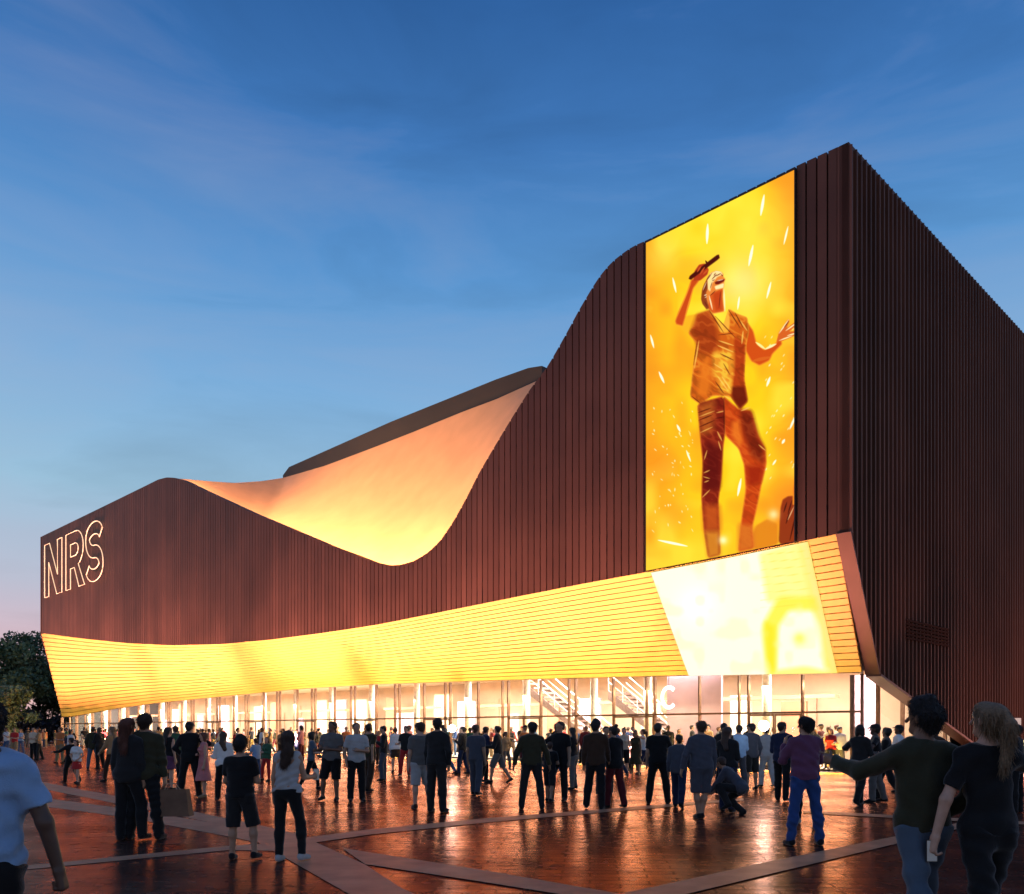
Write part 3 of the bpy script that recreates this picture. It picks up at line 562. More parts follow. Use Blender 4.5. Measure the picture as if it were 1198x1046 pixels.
for nm, G, x0, x1 in (('letter_n', Ngl, 55.5, 75.8), ('letter_r', Rgl, 80.5, 102), ('letter_s', Sgl, 103, 125)):
    t0, t1 = t_at(x0), t_at(x1); m = MB()
    for g in G: m.tube([W(t0+(t1-t0)*x, -.28, 15.95+.0*x+5.7*y) for x, y in g], .045, 6, closed=True)
    m.build('letter', NEON, nrs)
    # brackets off the wall
    b = MB()
    for x, y in ((.1, .1), (.1, .9), (.85, .1)): b.tube([W(t0+(t1-t0)*x, -.28, 15.95+5.7*y), W(t0+(t1-t0)*x, 0, 15.95+5.7*y)], .03, 5)
    b.build('bracket', fr, nrs)
for ch, G, x, y, h in (('A', Agl, 127.5, 840, 1.0), ('B', Bgl, 263, 833, 1.1), ('C', Cgl, 782, 816, 1.1)):
    s = REC+.45; t, z = tz(x, y, s); e = tag(empty('entrance_letter', W(t, s, z)), 'white lit letter %s hanging behind the lobby glass' % ch, 'sign')
    for g in G:
        m = MB(); n = len(g); P0 = [W(t+.5*h*.8-h*.8*a, s, z-h/2+h*b) for a, b in g]; P1 = [W(t+.5*h*.8-h*.8*a, s+.06, z-h/2+h*b) for a, b in g]
        m.add(P0+P1, [list(range(n)), list(range(2*n-1, n-1, -1))]+[(i, n+i, n+(i+1) % n, (i+1) % n) for i in range(n)]); m.build('letter', NEONW, e)
    m = MB(); m.tube([W(t, s+.03, z+h/2), W(t, s+.03, z+h/2+.6)], .015, 6); m.build('hanger', fr, e)
# ------------------------------------------------------------------ people: one continuous body per person, clothes and hair as children
class Field:
    def __init__(s, lo, hi, h):
        s.h = h; s.lo = np.array(lo)-3*h; s.n = np.ceil((np.array(hi)-s.lo)/h).astype(int)+4
        s.F = np.full(s.n, .25, np.float32)
        s.ax = [(s.lo[k]+h*np.arange(s.n[k])).astype(np.float32) for k in range(3)]
    def sub(s, lo, hi):
        i0 = np.clip(np.floor((np.array(lo)-s.lo)/s.h).astype(int), 0, s.n); i1 = np.clip(np.ceil((np.array(hi)-s.lo)/s.h).astype(int)+1, 0, s.n)
        sl = tuple(slice(a, b) for a, b in zip(i0, i1)); X = [s.ax[k][sl[k]] for k in range(3)]
        return sl, X[0][:, None, None], X[1][None, :, None], X[2][None, None, :]
    def cone(s, a, b, ra, rb, k=.03, fl=None, cap=False, capa=False, sub=False):
        a = np.array(a, float); b = np.array(b, float); R = max(ra, rb)+.07
        sl, X, Y, Z = s.sub(np.minimum(a, b)-R, np.maximum(a, b)+R)
        if min(x.stop-x.start for x in sl) <= 0: return
        f = 1. if fl is None else fl
        d = b-a; dd = d[0]**2+(d[1]/f)**2+d[2]**2+1e-9
        x, y, z = X-a[0], (Y-a[1])/f, Z-a[2]
        t = np.clip((x*d[0]+y*d[1]/f+z*d[2])/dd, 0, 1)
        D = np.sqrt((x-t*d[0])**2+(y-t*d[1]/f)**2+(z-t*d[2])**2)-(ra+(rb-ra)*t)
        if f < 1: D = D*(f+(1-f)*.4)
        L = math.sqrt((d**2).sum())+1e-9
        if cap: D = np.maximum(D, ((X-b[0])*d[0]+(Y-b[1])*d[1]+(Z-b[2])*d[2])/L)
        if capa: D = np.maximum(D, -((X-a[0])*d[0]+(Y-a[1])*d[1]+(Z-a[2])*d[2])/L)
        G = s.F[sl]
        if sub: s.F[sl] = np.maximum(G, -D); return
        h = np.maximum(k-np.abs(G-D), 0)/k
        s.F[sl] = np.minimum(G, D)-h*h*k*.25
    def cut(s, p, n):            # remove what lies on the +n side of the plane
        X = s.ax[0][:, None, None]; Y = s.ax[1][None, :, None]; Z = s.ax[2][None, None, :]
        s.F = np.maximum(s.F, ((X-p[0])*n[0]+(Y-p[1])*n[1]+(Z-p[2])*n[2]).astype(np.float32))
    def folds(s, amp, seed):
        r = np.random.default_rng(seed); X = s.ax[0][:, None, None]; Y = s.ax[1][None, :, None]; Z = s.ax[2][None, None, :]
        for _ in range(3):
            k = r.normal(size=3); k = k/np.linalg.norm(k)*r.uniform(22, 60); s.F += (amp*np.sin(k[0]*X+k[1]*Y+k[2]*1.3*Z+2*np.sin(9*Z+r.uniform(0, 6)))/2).astype(np.float32)
    def mesh(s, name):
        F = s.F; neg = F < 0; n = F.shape
        if not neg.any(): return None
        cnt = np.zeros(tuple(x-1 for x in n), np.int8)
        for i in (0, 1):
            for j in (0, 1):
                for k in (0, 1): cnt += neg[i:n[0]-1+i, j:n[1]-1+j, k:n[2]-1+k]
        act = (cnt > 0) & (cnt < 8); I = np.argwhere(act); idx = np.full(act.shape, -1, np.int32); idx[act] = np.arange(len(I))
        acc = np.zeros((len(I), 3)); c = np.zeros(len(I))
        offs = [(i, j, k) for i in (0, 1) for j in (0, 1) for k in (0, 1)]
        val = {o: F[I[:, 0]+o[0], I[:, 1]+o[1], I[:, 2]+o[2]] for o in offs}
        for o in offs:
            for ax in range(3):
                if o[ax]: continue
                q = list(o); q[ax] = 1; q = tuple(q); a, b = val[o], val[q]; m = (a < 0) != (b < 0)
                t = a[m]/(a[m]-b[m]); P = np.tile(np.array(o, float), (m.sum(), 1)); P[:, ax] += t; acc[m] += P; c[m] += 1
        V = (I+acc/c[:, None])*s.h+s.lo; Q = []
        for ax in range(3):
            sl0 = [slice(1, x-1) for x in n]; sl1 = list(sl0); sl0[ax] = slice(0, n[ax]-1); sl1[ax] = slice(1, n[ax])
            a, b = neg[tuple(sl0)], neg[tuple(sl1)]; E = np.argwhere(a != b)
            if not len(E): continue
            base = E.copy(); u, v = (ax+1) % 3, (ax+2) % 3; base[:, u] += 1; base[:, v] += 1
            def g(du, dv): p = base.copy(); p[:, u] -= du; p[:, v] -= dv; return idx[p[:, 0], p[:, 1], p[:, 2]]
            q = np.stack([g(1, 1), g(0, 1), g(0, 0), g(1, 0)], 1); fl = ~a[E[:, 0], E[:, 1], E[:, 2]]; q[fl] = q[fl][:, ::-1]; Q.append(q)
        Q = np.concatenate(Q); Q = Q[(Q >= 0).all(1)]
        return fast_mesh(name, V, Q, True)

def nrm(v): v = np.array(v, float); return v/(np.linalg.norm(v)+1e-9)
ARMS = {  # upper arm, forearm directions for the right side (x outward)
 'down': ((.16, -.02, -1), (.06, .18, -1)), 'swingf': ((.12, .35, -.95), (.02, .75, -.75)), 'swingb': ((.14, -.38, -.95), (.1, -.05, -1)),
 'phone': ((.14, .12, -1), (-.35, .8, .5)), 'fold': ((.2, .18, -1), (-.9, .5, .12)), 'out': ((.42, .0, -.95), (.22, .12, -1)),
 'hip': ((.5, -.1, -.9), (-.55, .35, -.6)), 'face': ((.3, .45, -.85), (-.3, .35, 1)), 'raise': ((.25, .85, .2), (-.05, .6, .8)),
 'point': ((.85, .5, -.12), (.75, .55, .25)), 'pointl': ((.42, .75, -.38), (.28, .9, .22)), 'fwd': ((.2, .8, -.6), (-.1, 1, .05)), 'bag': ((.2, .0, -1), (.12, .05, -1)),
 'hold': ((.2, .25, -1), (.05, 1, .0)), 'around': ((.75, .3, -.5), (.3, .8, -.1)), 'pocket': ((.3, -.15, -1), (-.12, .25, -1)), 'low': ((.2, .55, -.9), (-.15, .75, -.75)), 'side': ((.95, .1, -.35), (.9, .25, -.2))}
LEGS = {'stand': (((.07, .0, -1), (.03, -.02, -1)), ((.07, .0, -1), (.03, -.02, -1))), 'wide': (((.17, 0, -1), (.1, -.02, -1)), ((.17, 0, -1), (.1, -.02, -1))),
 'relax': (((.04, 0, -1), (.02, -.02, -1)), ((.16, .2, -1), (.1, -.12, -1))), 'relax2': (((.16, .2, -1), (.1, -.12, -1)), ((.04, 0, -1), (.02, -.02, -1))),
 'walk': (((.03, .42, -1), (.02, .1, -1)), ((.03, -.3, -1), (.02, -.62, -.95))), 'walk2': (((.03, -.3, -1), (.02, -.62, -.95)), ((.03, .42, -1), (.02, .1, -1))),
 'cross': (((.0, .1, -1), (-.12, .0, -1)), ((-.02, .12, -1), (-.16, -.02, -1))), 'step': (((.06, .2, -1), (.03, .0, -1)), ((.06, -.14, -1), (.03, -.3, -1))),
 'crouch': (((.3, .9, .12), (.08, -.5, -.88)), ((.25, .75, -.5), (.05, -.75, -.62)))}

def skeleton(p):
    g = p.get('sex', 'm'); J = {}; lean = p.get('lean', 0); ca, sa = math.cos(lean), math.sin(lean)
    def U(x, y, z): return np.array([x, y*ca+z*sa, -y*sa+z*ca])
    sw = .155 if g == 'f' else .178
    J['U'] = U; J['neck'] = U(0, -.01, .50); J['sw'] = sw
    yaw, tilt = p.get('yaw', 0), p.get('tilt', 0); hb = U(0, .0, .56)
    def H(x, y, z):          # head point: yaw about z (left positive), then nod
        y, z = y*math.cos(tilt)+z*math.sin(tilt), -y*math.sin(tilt)+z*math.cos(tilt)
        return hb+np.array([x*math.cos(yaw)-y*math.sin(yaw), x*math.sin(yaw)+y*math.cos(yaw), z+.0])
    J['H'] = H
    arms = p.get('arms', ('down', 'down')); legs = LEGS[p.get('legs', 'stand')]
    for i, sd in ((0, -1), (1, 1)):
        ua, fa = ARMS[arms[i]]; ua = nrm((ua[0]*sd, ua[1], ua[2])); fa = nrm((fa[0]*sd, fa[1], fa[2]))
        S = U(sw*sd, -.005, .438); E = S+ua*.285; Wr = E+fa*.25; J['arm', sd] = (S, E, Wr, ua, fa)
        th, sh = legs[i]; th = nrm((th[0]*sd, th[1], th[2])); sh = nrm((sh[0]*sd, sh[1], sh[2])); hx = .088
        hp = np.array([hx*sd, 0, -.03]); kn = hp+th*.43; an = kn+sh*.405; J['leg', sd] = (hp, kn, an, sh)
    low = min(J['leg', -1][2][2], J['leg', 1][2][2]); J['dz'] = -low+.085
    return J
def build_person(p, cell, mats):
    """meshes of one figure, local frame: faces +y, feet on z = 0, height 1.75 before scaling"""
    J = skeleton(p); g = p.get('sex', 'm'); U, H = J['U'], J['H']; dz = np.array([0, 0, J['dz']]); seed = p.get('seed', 1)
    fat = p.get('fat', 1.); out = {}
    pts = [H(0, 0, .26), H(0, 0, 0)]+[J['arm', s][i] for s in (-1, 1) for i in (0, 1, 2)]+[J['arm', s][2]+J['arm', s][4]*.2 for s in (-1, 1)]+[J['leg', s][i] for s in (-1, 1) for i in (0, 1, 2)]+[J['leg', s][2]+np.array([0, .2, -.1]) for s in (-1, 1)]
    pts = np.array(pts)+dz; lo, hi = pts.min(0)-.16, pts.max(0)+.16
    def V(q): return np.array(q)+dz
    def torso(F, e, hem=None):
        k = .05
        hipw = .075 if g == 'm' else .085
        F.cone(V((-hipw, 0, .0)), V((hipw, 0, .0)), (.108 if g == 'm' else .115)*fat+e, (.108 if g == 'm' else .115)*fat+e, k, .82)
        wr = (.125 if g == 'm' else .105)*fat+e
        F.cone(V(U(-.03, 0, .06)), V(U(-.03, 0, .2)), wr, wr, k, .76); F.cone(V(U(.03, 0, .06)), V(U(.03, 0, .2)), wr, wr, k, .76)
        cr = (.125 if g == 'm' else .105)*fat+e
        for sd in (-1, 1):
            F.cone(V(U(.03*sd, .0, .2)), V(U(.065*sd, .0, .38)), wr, cr, k, .78)
            F.cone(V(U(.05*sd, -.005, .455)), V(U((J['sw']-.02)*sd, -.005, .437)), .06+e, .054+e, k)
            F.cone(V(U(.03*sd, -.01, .5)), V(U(.12*sd, -.01, .455)), .05+e*.7, .045+e*.7, k)
            if g == 'f': F.cone(V(U(.07*sd, .075, .335)), V(U(.07*sd, .085, .325)), .055+e, .055+e, .04)
    def newF(): return Field(lo, hi, cell)
    # ---- body
    F = newF(); torso(F, 0)
    F.cone(V(J['neck']), V(H(0, -.005, .06)), .058 if g == 'm' else .05, .052 if g == 'm' else .045, .03)
    F.cone(V(H(0, -.03, .145)), V(H(0, .025, .15)), .075, .07, .03); F.cone(V(H(0, .02, .12)), V(H(0, .058, .035)), .066, .034, .03)
    F.cone(V(H(0, .09, .125)), V(H(0, .118, .085)), .009, .013, .015)                     # nose
    for sd in (-1, 1):
        F.cone(V(H(.076*sd, -.005, .125)), V(H(.077*sd, -.005, .09)), .014, .01, .01)      # ears
        if cell < .013: F.cone(V(H(.032*sd, .112, .128)), V(H(.034*sd, .112, .128)), .016, .016, sub=True)
        S, E, Wr, ua, fa = J['arm', sd]; th = .92 if g == 'f' else 1.
        F.cone(V(S), V(E), .05*th*fat, .039*th, .03); F.cone(V(E), V(Wr), .04*th, .027*th, .02)
        # hand
        n = np.array([-sd, 0, 0.]); n = n-fa*np.dot(n, fa)
        if np.linalg.norm(n) < .35: n = np.array([0, 0, -1.])-fa*np.dot(np.array([0, 0, -1.]), fa)
        n = nrm(n); w = nrm(np.cross(fa, n));
        if w[1]+.7*w[2] < 0: w = -w
        fr = max(.0085, .62*cell); K = Wr+fa*.085
        for q in (-.022, 0, .022): F.cone(V(Wr+w*q*.7), V(K+w*q), .02, .0165 if cell < .012 else .019, .015)
        curl = p.get('curl', .35); point = p.get('pointing') == sd
        for fi, q in enumerate((.03, .01, -.01, -.029)):
            c = curl*(1+.12*fi); ln = (.038, .043, .04, .031)[fi]
            if point: c = .05 if fi == 0 else 1.6
            d1 = nrm(fa*math.cos(c)+n*math.sin(c)); d2 = nrm(fa*math.cos(2.1*c)+n*math.sin(2.1*c)); b0 = K+w*q; b1 = b0+d1*ln; b2 = b1+d2*ln*.95
            F.cone(V(b0), V(b1), fr, fr*.95, .005); F.cone(V(b1), V(b2), fr*.95, fr*.8, .004)
        t0 = Wr+fa*.03+w*.025; t1 = t0+nrm(fa*.7+w*.65+n*.25)*.04; t2 = t1+nrm(fa*.9+w*.1+n*.45)*.03
        F.cone(V(t0), V(t1), fr*1.25, fr*1.1, .01); F.cone(V(t1), V(t2), fr*1.1, fr*.9, .005)
        hp, kn, an, sh = J['leg', sd]
        F.cone(V(hp), V(kn), .083*fat, .054, .04); F.cone(V(kn), V(kn+(an-kn)*.35+np.array([0, -.012, 0])), .053, .055, .03); F.cone(V(kn+(an-kn)*.3), V(an), .054, .036, .03)
        F.cone(V(an), V(an+foot(J, sd, .13, -.055)), .034, .022, .03)
    out['body'] = F.mesh('person_body')
    # ---- top
    top, bot = p['top'], p['bot']; amp = .009 if cell < .0085 else .004 if cell < .014 else .003
    if top:
        kind = top; F = newF(); e = {'tee': .016, 'tank': .01, 'shirt': .018, 'jacket': .022, 'dress': .012, 'sweater': .018}[kind]
        torso(F, e)
        if g == 'm' or kind == 'jacket': F.cone(V(U(0, 0, -.05)), V(U(0, 0, .1)), .15*fat+e*.6, .13*fat+e*.6, .05, .8)
        hem = {'tee': -.07, 'tank': -.02, 'shirt': -.08, 'jacket': -.12, 'dress': -.5, 'sweater': -.06}[kind]+p.get('hem', 0)
        if kind == 'dress': F.cone(V((0, 0, .05)), V((0, 0, -.48)), .13, .27, .06, .8)
        F.cut(V(U(0, 0, hem)), -U(0, 0, 1))
        F.cut(V(U(0, 0, .535 if kind in ('tee', 'tank', 'dress') else .56)), U(0, -.25, .97))
        for sd in (-1, 1):
            S, E, Wr, ua, fa = J['arm', sd]
            if kind in ('tee',): F.cone(V(S), V(S+ua*.2), .062*fat+e*.6, .062*fat, .025, cap=True)
            elif kind in ('shirt', 'jacket', 'sweater'):
                F.cone(V(S), V(E), .056*fat+e*.8, .045+e*.8, .03); F.cone(V(E), V(Wr-fa*.005), .046+e*.8, .034+e*.6, .02, cap=True)
        F.folds(amp, seed); out[{'tee': 't_shirt', 'tank': 'tank_top'}.get(kind, kind)] = F.mesh('garment')
    # ---- bottom
    if bot:
        F = newF(); e = {'jeans': .014, 'leggings': .009, 'shorts': .024, 'skirt': .02, 'trousers': .02}[bot]
        hipw = .08
        F.cone(V((-hipw, 0, -.01)), V((hipw, 0, -.01)), .108*fat+e, .108*fat+e, .04, .84); F.cone(V((0, 0, .0)), V((0, 0, .07)), .14*fat+e*.5, .128*fat+e*.5, .05, .8)
        if bot == 'skirt':
            F.cone(V((0, 0, .06)), V((0, .01, -.36+p.get('hem2', 0))), .13, .22, .05, .82, cap=True); F.cut(V((0, 0, -.36+p.get('hem2', 0))), (0, 0, -1))
        hz = {'tee': -.07, 'tank': -.02, 'shirt': -.08, 'jacket': -.12, 'dress': -.5, 'sweater': -.06}.get(top, .1)+p.get('hem', 0)+.03
        F.cut(V(U(0, 0, min(.1, hz))), U(0, 0, 1))
        if bot != 'skirt':
            for sd in (-1, 1):
                hp, kn, an, sh = J['leg', sd]
                if bot == 'shorts': F.cone(V(hp), V(kn+nrm(kn-hp)*.02), .088*fat+e, .075+e, .03, cap=True)
                else:
                    F.cone(V(hp), V(kn), .085*fat+e, .057+e, .035); F.cone(V(kn), V(kn+(an-kn)*.35+np.array([0, -.012, 0])), .056+e, .058+e, .03); F.cone(V(kn+(an-kn)*.25), V(an+sh*(.03 if bot != 'leggings' else 0)), .056+e, .04+e*1.4, .03, cap=True)
        F.folds(amp*(.4 if bot == 'leggings' else 1), seed+9); out[bot] = F.mesh('garment')
    # ---- hair
    hair = p.get('hair', 'short')
    if hair != 'bald':
        F = newF(); e = .005 if hair != 'cap' else .006
        F.cone(V(H(0, -.035, .148)), V(H(0, .02, .158)), .081+e, .074+e, .02); F.cone(V(H(0, -.045, .13)), V(H(0, -.045, .08)), .07+e, .055+e, .03)
        F.cut(V(H(0, .055, .16)), H(0, .9, .0)-H(0, 0, 0)+(H(0, 0, -.42)-H(0, 0, 0)))
        if hair == 'long':
            F.cone(V(H(0, -.05, .12)), V(H(0, -.085, -.06)), .085, .075, .03, .75); F.cone(V(H(0, -.085, -.06)), V(U(0, -.12, .34)), .075, .05, .03, .6)
        elif hair == 'pony': F.cone(V(H(0, -.1, .17)), V(H(0, -.15, .1)), .036, .04, .015); F.cone(V(H(0, -.15, .1)), V(U(.02, -.14, .38)), .042, .02, .02)
        elif hair == 'bun': F.cone(V(H(0, -.09, .215)), V(H(0, -.1, .225)), .042, .042, .012)
        elif hair == 'bob': F.cone(V(H(-.045, -.03, .12)), V(H(-.05, -.03, .02)), .055, .05, .02); F.cone(V(H(.045, -.03, .12)), V(H(.05, -.03, .02)), .055, .05, .02)
        elif hair == 'top': F.cone(V(H(0, -.02, .225)), V(H(0, .04, .215)), .055, .05, .03)
        if hair != 'cap': F.folds(.003, seed+5)
        me = F.mesh('hair')
        if cell < .0125 and me is not None:          # loose strands standing off the surface
            q = np.random.default_rng(seed); nv = len(me.vertices); co = np.zeros(nv*3, np.float32); me.vertices.foreach_get('co', co); co = co.reshape(-1, 3); no = np.array([v.normal[:] for v in me.vertices])
            ns_ = 2600 if cell < .009 else 900; ii = q.integers(0, nv, ns_); b = co[ii]; lng = hair in ('long', 'pony', 'bob')
            d = no[ii]*(.34 if not lng else .1)+np.array([0, -.1, -.75])+q.normal(size=(ns_, 3))*(.34 if not lng else .13); d /= np.linalg.norm(d, axis=1)[:, None]; L_ = q.uniform(.015, .04 if not lng else .08, ns_)[:, None]; w_ = np.cross(d, q.normal(size=(ns_, 3))); w_ = w_/np.linalg.norm(w_, axis=1)[:, None]*.0022
            sv = np.stack([b-w_, b+w_, b+d*L_+w_*.3, b+d*L_-w_*.3], 1).reshape(-1, 3); nq = len(me.polygons); Q0 = np.zeros(nq*4, np.int32); me.polygons.foreach_get('vertices', Q0)
            me = fast_mesh('hair', np.concatenate([co, sv]), np.concatenate([Q0.reshape(-1, 4), nv+np.arange(ns_*4).reshape(-1, 4)]), True)
        out['hair'] = me
        if hair == 'cap':
            F = newF(); F.cone(V(H(0, -.03, .16)), V(H(0, .02, .16)), .092, .085, .02); F.cut(V(H(0, 0, .15)), H(0, 0, -1)-H(0, 0, 0)); F.cone(V(H(-.03, .08, .155)), V(H(-.03, .15, .145)), .018, .012, .01); F.cone(V(H(.03, .08, .155)), V(H(.03, .15, .145)), .018, .012, .01); F.cone(V(H(0, .08, .155)), V(H(0, .16, .145)), .018, .012, .01)
            out['cap'] = F.mesh('cap')
    # ---- shoes
    for sd in (-1, 1):
        an = J['leg', sd][2]; F = newF()
        F.cone(V(an+foot(J, sd, -.03, -.045)), V(an+foot(J, sd, .15, -.058)), .042, .034, .03); F.cone(V(an+foot(J, sd, -.02, -.02)), V(an+foot(J, sd, .06, -.035)), .044, .038, .03)
        F.cut(V(an+foot(J, sd, 0, -.084)), foot(J, sd, 0, -1)); F.cut(V(an+foot(J, sd, 0, .02)), foot(J, sd, 0, 1))
        out['shoe', sd] = F.mesh('shoe')
    return out, J
def foot(J, sd, f, d):
    """offset in the foot's own frame: f forward, d along the shank's up axis; heel lifts when the shank slants back"""
    sh = J['leg', sd][3]; pitch = 0.
    if sh[1] < -.3: pitch = min(.75, -sh[1]*.8)
    fw = nrm((.14*sd, math.cos(pitch), -math.sin(pitch))); up = nrm(np.array([0, math.sin(pitch), math.cos(pitch)]))
    return fw*f+up*d
FAB = {'black': (.012, .012, .013), 'charcoal': (.02, .02, .021), 'grey': (.12, .115, .11), 'light grey': (.38, .38, .38), 'white': (.7, .69, .66), 'navy': (.018, .025, .06), 'blue': (.025, .06, .19), 'denim': (.05, .1, .21), 'pale denim': (.075, .105, .145),
       'olive': (.038, .036, .02), 'brown': (.05, .028, .018), 'tan': (.33, .21, .11), 'maroon': (.1, .015, .02), 'red': (.42, .03, .03), 'pink': (.55, .2, .2), 'orange': (.5, .16, .05), 'green': (.04, .11, .06), 'sky blue': (.24, .38, .58), 'slate': (.065, .07, .09), 'cream': (.6, .5, .36), 'plum': (.13, .05, .1), 'khaki': (.25, .19, .11)}
def fab(c):
    m = mat('fabric_'+c.replace(' ', '_'), FAB[c], .85, 0, 9, .09, .35, 160, spec=.15); b = m.node_tree.nodes['Principled BSDF']; b.inputs['Sheen Weight'].default_value = .35; b.inputs['Sheen Roughness'].default_value = .35; return m
SK = {'fair': (.5, .29, .2), 'tan': (.36, .2, .125), 'brown': (.17, .085, .05), 'dark': (.075, .038, .024)}
def skin(c): return mat('skin_'+c, SK[c], .55, 0, 30, .08)
HR = {'black': (.012, .009, .008), 'brown': (.05, .025, .014), 'blonde': (.2, .125, .065), 'auburn': (.11, .035, .018), 'grey': (.25, .24, .23)}
def hairm(c): return mat('hair_'+c, HR[c], .6, 0, 60, .35, .5, 220)
NP = [0]
def person(x, fy, h, rot, top, tc, bot, bc, hair='short', hc='brown', arms=('down', 'down'), legs='stand', label='', sk='tan', shoe='black', Y=None, group='people gathered on the plaza', **kw):
    if Y is None: loc = ground(x, fy)
    else: loc = ((x-CX)/FPX*Y, Y)
    pxm = FPX/loc[1]; cell = float(np.clip(.72/pxm, .0065, .018)); NP[0] += 1
    if legs == 'stand': legs = ('relax', 'stand', 'relax2', 'step')[NP[0] % 4]
    kw.setdefault('yaw', .55*math.sin(NP[0]*7.3)); kw.setdefault('lean', .05*math.sin(NP[0]*3.1)+.03); kw.setdefault('tilt', .12*math.sin(NP[0]*5.7))
    p = dict(top=top, bot=bot, hair=hair, arms=arms, legs=legs, seed=NP[0], **kw); sc_ = h/1.75
    M, J = build_person(p, cell/sc_ if sc_ > .8 else cell, None)
    e = tag(empty('person', (loc[0], loc[1], 0), math.radians(rot)), label, 'person', group); e.scale = (sc_,)*3
    for k, me in M.items():
        if me is None: continue
        if k == 'body': m = skin(sk)
        elif k in ('hair', 'cap'): m = hairm(hc) if k == 'hair' else fab(kw.get('capc', 'charcoal'))
        elif isinstance(k, tuple): m = fab(shoe)
        elif k in ('jeans', 'leggings', 'shorts', 'skirt', 'trousers'): m = fab(bc)
        else: m = fab(tc)
        link(k if isinstance(k, str) else 'shoe', me, m, e)
    c, s_ = math.cos(math.radians(rot)), math.sin(math.radians(rot))
    def at(q): q = (np.array(q)+[0, 0, J['dz']])*sc_; return np.array([loc[0]+c*q[0]-s_*q[1], loc[1]+s_*q[0]+c*q[1], q[2]])
    e['hand_l'] = list(at(J['arm', -1][2]+J['arm', -1][4]*.08)); e['hand_r'] = list(at(J['arm', 1][2]+J['arm', 1][4]*.08)); e['head'] = list(at(J['H'](0, 0, .1)))
    return e
